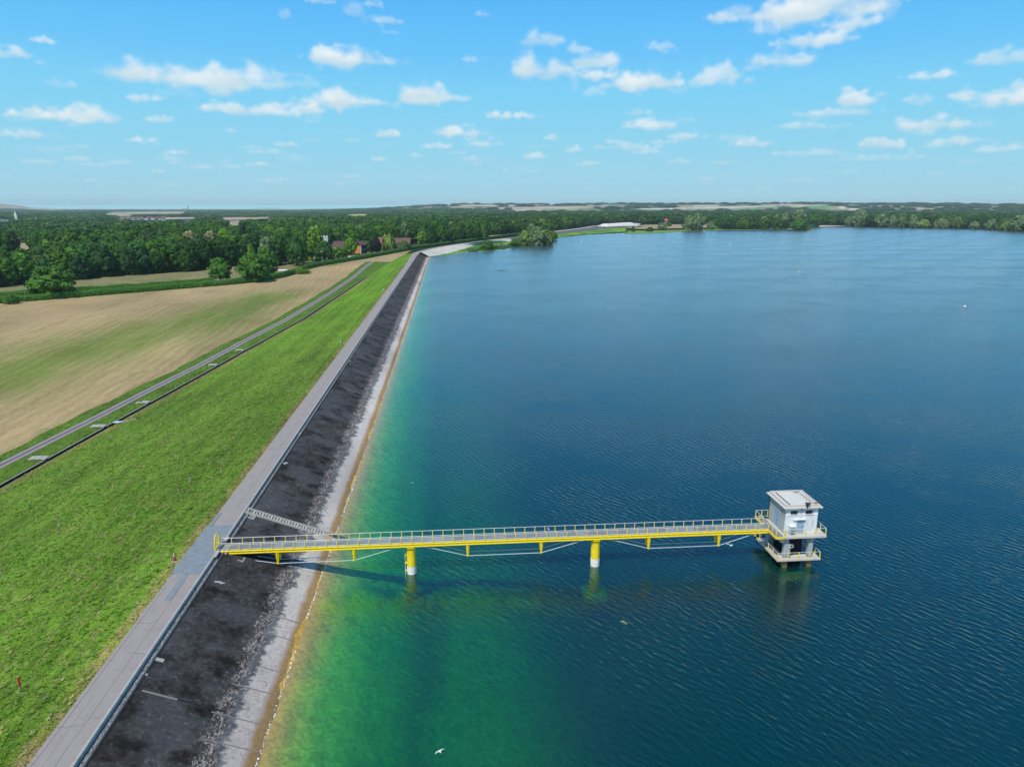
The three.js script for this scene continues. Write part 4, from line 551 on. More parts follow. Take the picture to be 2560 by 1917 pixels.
// ---------------------------------------------------------------- footbridge
{
  const b = group('footbridge', 'long yellow steel footbridge with silver handrails from the dam to the white gatehouse', 'footbridge');
  const girder = (z) => { const sh = new THREE.Shape([[-0.13, -0.42], [0.13, -0.42], [0.13, -0.36], [0.05, -0.34], [0.05, -0.1], [0.15, -0.06], [0.15, 0.02], [0.1, 0.06], [-0.1, 0.06], [-0.15, 0.02], [-0.15, -0.06], [-0.05, -0.1], [-0.05, -0.34], [-0.13, -0.36]].map(([x, y]) => new THREE.Vector2(x, y))); const g = new THREE.ExtrudeGeometry(sh, { depth: BX1 - BX0, bevelEnabled: false }); g.rotateY(PI / 2); g.translate(BX0, DECK - 0.1, z); return g; };
  part('girder', girder(ZN - 0.02), yellow, b); part('girder', girder(ZF + 0.02), yellow, b);
  const panel = rbox(STEP - 0.025, 0.05, 1.28, 0.01), N = 53, r = rng(4);
  const post = merge([box(0.09, 1.1, 0.06, 0, 0.55, 0), box(0.13, 0.24, 0.07, 0, -0.02, 0), box(0.16, 0.02, 0.12, 0, 0.1, 0)]), under = box(0.1, 0.12, 1.3);
  for (let i = -1; i < N; i++) { const m = part('deck_panel', panel, gratings[Math.floor(r() * 2.2) + (hash(i, 9) > 0.82 ? 1 : 0) - 0 + (i > 30 && hash(i, 4) < 0.35 ? -0 : 0)], b); m.position.set(P0 + STEP * (i + 0.5), DECK + 0.01, BZ); }
  for (let i = 0; i <= N - 1; i++) for (const [z, sh] of [[ZN, 0], [ZF, 0]]) { const x = P0 + STEP * i; if (x > BX1 - 0.6) continue; const m = part('railing_post', post, yellow, b); m.position.set(x, DECK - 0.06, z + (z > -0.4 ? 0.06 : -0.06)); }
  for (let i = 0; i < N; i += 2) { const m = part('cross_beam', under, yellow, b); m.position.set(P0 + STEP * i, DECK - 0.25, BZ); }
  for (const z of [ZN + 0.06, ZF - 0.06]) { const e = z > 0 ? BX1 - 0.05 : BX1 - 0.05; part('handrail', bar(V(BX0 + 0.4, DECK + 1.06, z), V(e, DECK + 1.06, z), 0.035, 8), silver, b); part('kick_rail', beam(V(BX0 + 0.5, DECK + 0.12, z * 1 + (z > 0 ? -0.1 : 0.1)), V(e, DECK + 0.12, z + (z > 0 ? -0.1 : 0.1)), 0.03, 0.14), silver, b); }
  // king posts under the spans and the tie rods strung over their feet
  const spans = [[BX0 + 1.7, 12.6], [12.6, 38.75], [38.75, BX1]], sx = [[-5.45, 4.85], [20.5, 30.85], [46.3, 56.6]];
  const strut = (x, z, lean) => { const sh = new THREE.Shape([[-0.2, 0], [0.2, 0], [0.2, -0.5], [0.115, -1.72], [0, -1.82], [-0.115, -1.72], [-0.2, -0.5]].map(([a, c]) => new THREE.Vector2(a, c))), g = new THREE.ExtrudeGeometry(sh, { depth: 0.14, bevelEnabled: true, bevelSize: 0.02, bevelThickness: 0.02, bevelSegments: 1 }); g.translate(0, 0, -0.07); return merge([g, box(0.06, 1.66, 0.34, 0, -0.86, 0), rbox(0.26, 0.16, 0.3, 0.03, 0, -1.76, 0)]).applyMatrix4(new THREE.Matrix4().makeRotationX(lean)).translate(x, DECK - 0.5, z); };
  for (const two of sx) for (const x of two) { part('strut', strut(x, ZN - 0.05, 0.05), yellow, b); part('strut', strut(x, ZF + 0.05, -0.05), yellow, b); }
  spans.forEach(([x0, x1], k) => { for (const z of [ZN, ZF]) { const zz = z > 0 ? ZN - 0.13 : ZF + 0.13, lo = DECK - 2.28, hi = DECK - 0.42, P = [V(x0 + (k ? 1.1 : 0.2), k ? hi : DECK - 1.2, zz), V(sx[k][0], lo, zz), V(sx[k][1], lo, zz), V(x1 - 1.1, hi, zz)]; part('tie_rod', merge([bar(P[0], P[1], 0.045, 6), bar(P[1], P[2], 0.045, 6), bar(P[2], P[3], 0.045, 6)]), rope, b); } });
  // gate frame at the dam end
  const gx = BX0 - 0.25, gz0 = ZN + 0.12, gz1 = ZF - 0.12;
  part('end_gate', merge([beam(V(gx, CREST, gz0), V(gx, CREST + 1.5, gz0), 0.16, 0.16), beam(V(gx, CREST, gz1), V(gx, CREST + 1.5, gz1), 0.16, 0.16), bar(V(gx, CREST + 1.5, gz0), V(gx - 0.1, CREST + 2.0, BZ), 0.07, 8), bar(V(gx - 0.1, CREST + 2.0, BZ), V(gx, CREST + 1.9, gz1), 0.07, 8), bar(V(gx, CREST + 1.5, gz1), V(gx, CREST + 1.9, gz1), 0.07, 8), bar(V(gx, CREST + 0.9, gz0), V(gx, CREST + 0.9, gz1), 0.05, 8), bar(V(gx, CREST + 0.3, gz0), V(gx, CREST + 0.3, gz1), 0.05, 8), bar(V(gx, CREST + 1.4, gz0), V(BX0 + 0.5, CREST + 1.0, gz0), 0.04, 6), bar(V(gx, CREST + 1.4, gz1), V(BX0 + 0.5, CREST + 1.0, gz1), 0.04, 6)]), yellow, b);
  for (let k = 0; k < 5; k++) part('gate_bar', bar(V(gx, CREST + 0.3, lerp(gz0, gz1, (k + 1) / 6)), V(gx, CREST + 1.45, lerp(gz0, gz1, (k + 1) / 6)), 0.018, 6), yellow, b);
}
// bridge seat in the slope
{
  const bw = std([0.16, 0.2, 0.225], 0.85, { map: concreteTex });
  const a = group('bridge_abutment', 'pale concrete seat with dark flanking walls that carries the dam end of the footbridge', 'abutment');
  part('seat', merge([box(1.2, 1.2, 2.4, -12.6, 4.15, BZ), box(2.6, 0.5, 2.3, -11.4, 3.95, BZ - 0.1, 0, 0, -0.32)]), concrete, a);
  part('side_wall', box(0.28, 1.2, 1.5, -12.7, 4.5, 1.62, 0, 0, 0.25), bw, a); part('side_wall', box(0.28, 1.2, 1.5, -12.7, 4.5, -2.55, 0, 0, 0.25), bw, a);
  part('coping', box(0.5, 0.14, 1.7, -13.0, 5.16, 1.62), concrete, a); part('coping', box(0.5, 0.14, 1.7, -13.0, 5.16, -2.55), concrete, a);
  part('apron', beam(V(-12.4, 4.55, 0.55), V(-9.7, 3.62, 0.75), 0.8, 0.16), concrete, a); part('apron', merge([box(0.16, 0.3, 1.0, -9.75, 3.68, 0.85), box(0.7, 0.2, 0.16, -10.1, 3.8, 1.3, 0, 0, -0.35)]), concrete, a);
}

// ---------------------------------------------------------------- piers
{
  const mk = (label, x) => { const p = group('bridge_pier', label, 'bridge pier', [x, 0, BZ - 0.05]); p.userData.group = 'bridge piers'; return p; };
  const white = std([0.62, 0.60, 0.54], 0.8, { map: concreteTex.clone() }); white.map = concreteTex;
  const algae = std([0.11, 0.15, 0.02], 0.95, { map: paintTex });
  const pale = std([0.82, 0.80, 0.74], 0.8, { map: paintTex });
  const shaft = new THREE.CylinderGeometry(0.63, 0.63, 3.0, 40), base = merge([new THREE.CylinderGeometry(0.635, 0.635, 0.5, 40).translate(0, 0.28, 0), new THREE.CylinderGeometry(0.65, 0.65, 0.68, 40).translate(0, 0.87, 0)]), foot = merge([new THREE.CylinderGeometry(0.66, 0.7, 7, 40).translate(0, -3.47, 0), rbox(3.4, 1.0, 3.4, 0.1, 0, -4.6, 0)]);
  const head = merge([rbox(1.0, 0.34, 1.7, 0.04, 0, 4.3, 0), box(0.12, 0.5, 1.2, 0.3, 4.1, 0), box(0.12, 0.5, 1.2, -0.3, 4.1, 0), new THREE.CylinderGeometry(0.66, 0.66, 0.12, 40).translate(0, 4.08, 0)]);
  const fill = (p) => { const s = part('shaft', shaft, yellow, p); s.position.y = 2.7; part('base', base, pale, p); part('footing', foot, algae, p); part('head', head, yellow, p); };
  const p1 = mk('yellow round pier with a ladder, nearer the dam', 12.6); fill(p1);
  const L = []; for (const z of [-0.22, 0.22]) L.push(bar(V(-0.86, -1, z + 0.1), V(-0.86, 3.3, z + 0.1), 0.03, 6)); for (let y = -0.8; y < 3.3; y += 0.3) L.push(bar(V(-0.86, y, -0.12), V(-0.86, y, 0.32), 0.018, 5));
  part('ladder', merge(L), silver, p1); part('ladder_bracket', merge([0.5, 1.7, 2.9].map((y) => box(0.28, 0.08, 0.5, -0.74, y, 0.1))), yellow, p1);
  const p2 = mk('yellow round pier without a ladder, nearer the gatehouse', 38.75); fill(p2);
}

// ---------------------------------------------------------------- gatehouse on its four legs
{
  const t = group('gatehouse', 'white concrete gatehouse on legs standing in the lake at the end of the footbridge', 'gatehouse');
  const X0 = 65.3, X1 = 70.0, Z0 = -3.1, Z1 = 2.05, TOP = 8.95, TH = 0.2;
  const stain = (seed, tone) => tex(512, 512, (u, v) => { const n = fbm(u * 20, v * 20, 4, seed, 20), run = fbm(u * 34, v * 3, 4, seed + 9, 34, 3), m = fbm(u * 4, v * 4, 3, seed + 5, 4); let c = mix3(mul3(tone, 0.86), tone, n); c = mix3(c, [0.25, 0.24, 0.20], smoothstep(run * 0.7 + m * 0.4, 0.58, 0.85) * 0.55); return mix3(c, [0.10, 0.11, 0.08], smoothstep(m * 0.6 + n * 0.5, 0.66, 0.85) * 0.4); }, 0.2, 0.2);
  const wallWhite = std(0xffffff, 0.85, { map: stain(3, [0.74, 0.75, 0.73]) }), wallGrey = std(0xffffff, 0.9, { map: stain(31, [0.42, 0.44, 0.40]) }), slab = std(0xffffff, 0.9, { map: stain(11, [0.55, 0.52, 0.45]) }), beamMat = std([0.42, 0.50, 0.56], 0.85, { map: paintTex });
  const blue = std([0.27, 0.38, 0.46], 0.55), blueDark = std([0.10, 0.14, 0.17], 0.7), black = std([0.015, 0.016, 0.018], 0.8);
  const uvBox = (w, h, d, x, y, z) => { const g = box(w, h, d, x, y, z), p = g.attributes.position, n = g.attributes.normal, u = g.attributes.uv; for (let i = 0; i < p.count; i++) Math.abs(n.getX(i)) > 0.5 ? u.setXY(i, p.getZ(i), p.getY(i)) : Math.abs(n.getY(i)) > 0.5 ? u.setXY(i, p.getX(i), p.getZ(i)) : u.setXY(i, p.getX(i), p.getY(i)); return g; };
  // front wall with two louvred openings and a door; west wall with a wide door
  const wallWith = (len, holes, thick) => { const s = new THREE.Shape([[0, 0], [len, 0], [len, TOP - DECK], [0, TOP - DECK]].map(([a, b]) => new THREE.Vector2(a, b))); for (const [a, b, c, d] of holes) s.holes.push(new THREE.Path([[a, b], [a, d], [c, d], [c, b]].map(([p, q]) => new THREE.Vector2(p, q)))); return new THREE.ExtrudeGeometry(s, { depth: thick, bevelEnabled: false }); };
  const dx0 = 1.78, dx1 = 2.78, fw = [[0.68, 2.98, 1.74, 3.58], [2.86, 2.98, 3.92, 3.58], [dx0 - 0.0, 0.06, dx1, 2.18]];
  const front = wallWith(X1 - X0, fw, TH); front.translate(X0, DECK, Z1 - TH);
  part('wall', front, wallWhite, t);
  const wz = [[-1.72 - Z0 + 0.0, 0.06, 0.42 - Z0, 2.35]].map(([a, b, c, d]) => [a, b, c, d]);
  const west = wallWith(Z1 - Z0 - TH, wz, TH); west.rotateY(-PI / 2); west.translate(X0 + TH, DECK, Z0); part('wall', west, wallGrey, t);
  part('wall', uvBox(TH, TOP - DECK, Z1 - Z0 - TH, X1 - TH / 2, (TOP + DECK) / 2, (Z0 + Z1 - TH) / 2), wallWhite, t); part('wall', uvBox(X1 - X0 - 2 * TH, TOP - DECK, TH, (X0 + X1) / 2, (TOP + DECK) / 2, Z0 + TH / 2), wallWhite, t);
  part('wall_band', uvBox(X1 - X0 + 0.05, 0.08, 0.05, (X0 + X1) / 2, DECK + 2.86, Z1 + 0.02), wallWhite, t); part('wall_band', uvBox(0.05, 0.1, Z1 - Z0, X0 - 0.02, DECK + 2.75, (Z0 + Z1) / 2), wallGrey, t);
  const door = (name, w, h) => { const g = new THREE.Group(); g.name = name; t.add(g); return g; };
  { const d = part('door', rbox(dx1 - dx0 - 0.06, 2.06, 0.05, 0.01, X0 + (dx0 + dx1) / 2, DECK + 1.11, Z1 - 0.07), blue, t); part('handle', rbox(0.05, 0.16, 0.06, 0.01, X0 + dx1 - 0.16, DECK + 1.1, Z1 - 0.02), black, d); part('door_frame', merge([box(0.05, 2.14, 0.12, X0 + dx0 + 0.01, DECK + 1.12, Z1 - 0.05), box(0.05, 2.14, 0.12, X0 + dx1 - 0.01, DECK + 1.12, Z1 - 0.05)]), blue, d); part('canopy', uvBox(1.78, 0.08, 0.28, X0 + dx0 + 0.26, DECK + 2.27, Z1 + 0.13), wallWhite, t); }
  { const zc = -0.65, d = part('double_door', rbox(0.05, 2.26, 2.06, 0.01, X0 + 0.1, DECK + 1.18, zc), blue, t); part('handle', rbox(0.06, 0.2, 0.06, 0.01, X0 + 0.05, DECK + 1.1, zc + 0.12), black, d); part('door_leaf_gap', box(0.02, 2.2, 0.03, X0 + 0.074, DECK + 1.18, zc), blueDark, d); }
  for (const [a, b, c, e] of fw.slice(0, 2)) { const w = part('vent_window', box(c - a, e - b, 0.03, X0 + (a + c) / 2, DECK + (b + e) / 2, Z1 - 0.15), black, t); for (let k = 0; k < 7; k++) part('bar', box(0.05, e - b - 0.02, 0.04, X0 + a + (c - a) * (k + 0.5) / 7, DECK + (b + e) / 2, Z1 - 0.06), blueDark, w); part('sill', box(c - a + 0.16, 0.05, 0.12, X0 + (a + c) / 2, DECK + b - 0.025, Z1 + 0.03), wallWhite, w); }
  part('wall_lamp', rbox(0.22, 0.1, 0.16, 0.02, X0 + 2.3, DECK + 3.78, Z1 + 0.08), black, t);
  // roof: overhanging slab, upstand, membrane
  const roofTop = std([0.86, 0.85, 0.82], 0.9, { map: stain(21, [0.66, 0.65, 0.61]) });
  part('roof_slab', rbox(X1 - X0 + 0.92, 0.16, Z1 - Z0 + 0.86, 0.02, (X0 + X1) / 2, TOP + 0.08, (Z0 + Z1) / 2), slab, t);
  const ux0 = X0 - 0.12, ux1 = X1 + 0.12, uz0 = Z0 - 0.1, uz1 = Z1 + 0.06, uy = TOP + 0.16, uh = 0.3;
  part('parapet', merge([box(ux1 - ux0, uh, 0.16, (ux0 + ux1) / 2, uy + uh / 2, uz1 - 0.08), box(ux1 - ux0, uh, 0.16, (ux0 + ux1) / 2, uy + uh / 2, uz0 + 0.08), box(0.16, uh, uz1 - uz0 - 0.32, ux0 + 0.08, uy + uh / 2, (uz0 + uz1) / 2), box(0.16, uh, uz1 - uz0 - 0.32, ux1 - 0.08, uy + uh / 2, (uz0 + uz1) / 2)]), slab, t);
  part('roof_membrane', box(ux1 - ux0 - 0.32, 0.12, uz1 - uz0 - 0.32, (ux0 + ux1) / 2, uy + 0.05, (uz0 + uz1) / 2), roofTop, t);
  part('roof_strip', box(0.24, 0.03, uz1 - uz0 - 0.6, ux0 + 0.82, uy + 0.125, (uz0 + uz1) / 2), std([0.14, 0.15, 0.15], 0.9), t); part('roof_strip', box(0.24, 0.03, uz1 - uz0 - 0.8, ux1 - 0.75, uy + 0.125, (uz0 + uz1) / 2 - 0.2), std([0.30, 0.30, 0.28], 0.9), t); part('roof_strip', box(0.8, 0.03, 0.4, ux1 - 1.1, uy + 0.127, uz0 + 0.45), std([0.2, 0.21, 0.2], 0.9), t);
  part('rusty_bracket', merge([beam(V(ux1 - 0.7, uy + uh + 0.03, uz1 - 0.4), V(ux1 - 0.1, uy + uh + 0.25, uz1 - 0.3), 0.06, 0.06), beam(V(ux1 - 0.1, uy + uh, uz1 - 0.3), V(ux1 - 0.1, uy + uh + 0.4, uz1 - 0.3), 0.06, 0.06), box(0.5, 0.05, 0.16, ux1 - 0.45, uy + uh + 0.03, uz1 - 0.35)]), std([0.16, 0.08, 0.05], 0.9), t);
  part('siren', merge([bar(V(68.1, TOP + 0.1, Z1 + 0.42), V(68.1, TOP + 0.75, Z1 + 0.36), 0.05, 8), new THREE.CylinderGeometry(0.06, 0.19, 0.32, 12).rotateZ(1.2).translate(68.28, TOP + 0.78, Z1 + 0.38), new THREE.CylinderGeometry(0.06, 0.17, 0.28, 12).rotateZ(-1.1).translate(67.97, TOP + 0.84, Z1 + 0.36), new THREE.CylinderGeometry(0.05, 0.16, 0.26, 12).rotateX(1.2).translate(68.12, TOP + 0.6, Z1 + 0.5), box(0.1, 0.3, 0.1, 68.1, TOP + 0.2, Z1 + 0.46)]), black, t);
  part('downpipe', bar(V(X0 - 0.06, DECK, Z0 + 0.05), V(X0 - 0.06, TOP, Z0 + 0.05), 0.05, 8), black, t); part('downpipe', bar(V(X1 + 0.06, DECK, Z0 + 0.4), V(X1 + 0.06, TOP, Z0 + 0.4), 0.05, 8), black, t);
  // upper platform, the steel walkway on its west side, lower platform
  part('upper_platform', rbox(71.2 - 65.0, 0.34, 6.2, 0.03, (71.2 + 65.0) / 2, DECK - 0.17, -0.25), slab, t);
  part('walkway', merge([box(1.2, 0.05, 6.9, 64.35, DECK - 0.02, -0.56)]), gratings[0], t); part('walkway_edge', merge([box(0.1, 0.26, 6.9, 63.72, DECK - 0.12, -0.56), box(1.34, 0.26, 0.1, 64.36, DECK - 0.12, 2.93), box(1.34, 0.26, 0.1, 64.36, DECK - 0.12, -4.05)]), yellow, t);
  part('lower_platform', merge([box(6.4, 0.22, 1.5, 67.5, 1.25, 2.05), box(1.5, 0.22, 6.5, 65.05, 1.25, -1.95), box(6.4, 0.22, 0.9, 67.5, 1.25, -4.75), box(0.7, 0.22, 5.6, 70.35, 1.25, -1.5)]), slab, t);
  // legs
  const legMat = std(0xffffff, 0.9, { map: stain(41, [0.36, 0.39, 0.40]) }), wetLeg = std([0.22, 0.16, 0.07], 0.9, { map: paintTex }), alg = std([0.05, 0.10, 0.018], 0.95, { map: paintTex });
  for (const [x, z] of [[65.75, 1.95], [69.35, 1.95], [65.75, -3.0], [69.35, -3.0]]) { const l = part('leg', uvBox(0.62, DECK - 0.3, 0.62, x, (DECK - 0.3) / 2 + 0.02, z), legMat, t); part('wet_foot', rbox(0.74, 0.9, 0.74, 0.06, x, 0.42, z), wetLeg, l); part('drowned_leg', rbox(0.78, 13, 0.78, 0.06, x, -6.55, z), alg, l); }
  part('sill_beam', merge([box(3.6, 1.1, 0.5, 67.55, -1.75, 1.9), box(0.5, 1.1, 5, 65.75, -1.75, -0.5)]), alg, t);
  part('deck_beam', merge([uvBox(0.4, 0.6, 5.6, 65.75, DECK - 0.62, -0.4), uvBox(0.4, 0.6, 5.6, 69.35, DECK - 0.62, -0.4), uvBox(3.2, 0.5, 0.4, 67.55, DECK - 0.6, -3.0)]), legMat, t);
  part('corbel', merge([box(1.0, 0.5, 0.7, 64.9, DECK - 0.5, 1.9), box(0.6, 0.5, 0.6, 65.2, DECK - 0.95, 1.9)]), slab, t);
  part('pipe', merge([bar(V(66.25, 1.3, 2.2), V(66.2, 3.6, 2.1), 0.17, 10), bar(V(65.5, 1.3, 2.3), V(65.6, 3.1, 2.2), 0.1, 8), new THREE.TorusGeometry(0.24, 0.06, 8, 16).translate(66.5, 3.2, 2.3), new THREE.CylinderGeometry(0.26, 0.26, 0.12, 14).translate(66.22, 3.0, 2.12), new THREE.CylinderGeometry(0.24, 0.24, 0.1, 14).translate(66.24, 2.1, 2.16)]), std([0.42, 0.42, 0.4], 0.8, { map: paintTex }), t);
  part('shade_block', merge([box(2.5, 3.1, 3.6, 67.6, 2.85, -1.1), box(2.5, 3, 3.6, 67.6, -0.1, -1.1)]), std([0.018, 0.02, 0.022], 0.9), t);  // added near-black block, stands in for the deep shade between the platforms
  part('shade_bulkheads', merge([rbox(1.6, 1.5, 1.4, 0.06, 67.5, 2.2, -1.2), bar(V(66.6, 1.4, 0.2), V(66.6, 4.2, 0.2), 0.22, 12), bar(V(68.6, 1.4, -0.4), V(68.6, 4.2, -0.4), 0.16, 12)]), std([0.05, 0.055, 0.06], 0.8), t);  // added dark bulkheads, put in to darken the space under the upper platform
  // railings
  const post = merge([box(0.11, 1.06, 0.09, 0, 0.53, 0), box(0.2, 0.06, 0.18, 0, 0.03, 0)]), rail = (pts, y, step, ends = [0, 0]) => {
    for (let i = 0; i + 1 < pts.length; i++) { const a = V(pts[i][0], y, pts[i][1]), b = V(pts[i + 1][0], y, pts[i + 1][1]), L = a.distanceTo(b), n = Math.max(1, Math.round(L / step)); for (let k = i ? 1 : 0; k <= n; k++) { const m = part('railing_post', post, yellow, t), p = a.clone().lerp(b, k / n); m.position.copy(p); m.rotation.y = Math.atan2(b.x - a.x, b.z - a.z) + PI / 2; } part('handrail', bar(a.clone().setY(y + 1.04), b.clone().setY(y + 1.04), 0.035, 8), silver, t); part('knee_rail', bar(a.clone().setY(y + 0.1), b.clone().setY(y + 0.1), 0.025, 6), silver, t); }
  };
  rail([[63.74, 0.42], [63.74, 2.9], [65.0, 2.9]], DECK, 1.0); rail([[65.15, 2.72], [71.08, 2.72], [71.08, -3.2]], DECK, 1.47); rail([[63.74, -1.3], [63.74, -4.02], [65.6, -4.02]], DECK, 1.1);
  rail([[64.36, -4.9], [64.36, 2.72], [70.6, 2.72], [70.6, 1.3]], 1.36, 1.5); rail([[70.6, -1.2], [70.6, -5.1], [64.4, -5.1]], 1.36, 1.5);
  // switch cabinet on the platform
  const cab = group('switch_cabinet', 'pale steel switch cabinet standing on the gatehouse platform left of the front door', 'cabinet', [66.32, DECK, 2.32]);
  part('housing', rbox(0.72, 0.95, 0.42, 0.02, 0, 0.86, 0), std([0.42, 0.50, 0.55], 0.5), cab); part('lid', rbox(0.92, 0.06, 0.6, 0.02, 0, 1.37, 0), std([0.68, 0.72, 0.74], 0.5), cab); part('door', rbox(0.6, 0.8, 0.03, 0.01, 0.02, 0.86, 0.215), blue, cab);
  for (const x of [-0.28, 0.28]) for (const z of [-0.14, 0.14]) part('leg', box(0.06, 0.4, 0.06, x, 0.2, z), silver, cab);
}

// ---------------------------------------------------------------- stairs down the lining
{
  const st = group('stairway', 'narrow concrete stairway running down the dam lining into the water beside the footbridge', 'stairs');
  const n = 40, z = -12.85, w = 1.16, x0 = -12.75, dx = 0.425, dy = 0.163, tread = [0, 1, 2].map((k) => std(mul3([1, 1, 0.93], 0.86 + 0.12 * k), 0.9, { map: concreteTex })), under = std([0.18, 0.2, 0.1], 0.95, { map: concreteTex });
  const g = rbox(dx - 0.085, 0.22, w, 0.015);
  for (let i = 0; i < n; i++) { const y = 4.94 - dy * i, m = part('step', g, y < 0.1 ? under : y < 0.42 ? std([0.3, 0.19, 0.08], 0.9) : tread[i % 3], st); m.position.set(x0 + dx * i + (hash(i, 4) - 0.5) * 0.02, y - 0.05, z); }
  const side = (zz) => merge([beam(V(-13.0, 5.0, zz), V(0.2, -0.06, zz), 0.26, 0.34)]), sideWet = (zz) => beam(V(0.22, -0.14, zz), V(5, -2.0, zz), 0.26, 0.3);
  for (const zz of [z - w / 2 - 0.14, z + w / 2 + 0.14]) { part('cheek_wall', side(zz), concrete, st); part('drowned_cheek_wall', sideWet(zz), under, st); }
  const h = group('drain_cover', 'square concrete drain frame with a grey cover beside the top of the stairway', 'drain cover');
  const P = V(-11.95, 4.56, -11.35), tilt = -0.366;
  part('frame', merge([box(1.2, 0.2, 0.22, 0, 0, 0.5), box(1.2, 0.2, 0.22, 0, 0, -0.5), box(0.22, 0.2, 0.78, -0.49, 0, 0), box(0.22, 0.2, 0.78, 0.49, 0, 0)]).rotateZ(tilt).translate(P.x, P.y, P.z), concrete, h); part('cover', box(0.78, 0.08, 0.78).rotateZ(tilt).translate(P.x, P.y, P.z), std([0.16, 0.18, 0.19], 0.7), h);
}

// ---------------------------------------------------------------- loose pale slabs and stones on the lining
{
  const onFace = (px, py) => on(px, py, 0.03, (x) => clamp(4.68 - (x + 12.25) * 4.68 / 12.25, -1, 4.7));
  [[397, 1649, 0.9, 0.5, 'pale broken slab lying high on the dark lining below the footbridge'], [545, 1455, 0.75, 0.4, 'larger of two pale stones on the lining below the bridge seat'], [556, 1458, 0.5, 0.3, 'smaller of two pale stones on the lining below the bridge seat'], [713, 1158, 1.1, 0.5, 'pale slab on the lining beyond the stairway'], [750, 1084, 0.6, 0.4, 'small pale slab high on the lining, far beyond the stairway'], [874, 902, 0.9, 0.5, 'farthest small pale slab at the edge of the gutter'], [364, 1685, 0.5, 0.25, 'small pale stone at the gutter, below the broken slab']].forEach(([px, py, a, b, lab], i) => {
    const p = onFace(px, py), g = rbox(a, 0.12, b, 0.04); const q = g.attributes.position; for (let k = 0; k < q.count; k++) q.setXYZ(k, q.getX(k) * (0.85 + 0.3 * hash(Math.round(q.getX(k) * 9), i)), q.getY(k), q.getZ(k) * (0.8 + 0.4 * hash(Math.round(q.getX(k) * 7), i + 9))); g.computeVertexNormals(); g.rotateY(0.4 * i).rotateZ(-0.366);
    const m = single('stone_slab', g, concrete, lab, 'slab'); m.position.copy(p);
  });
}
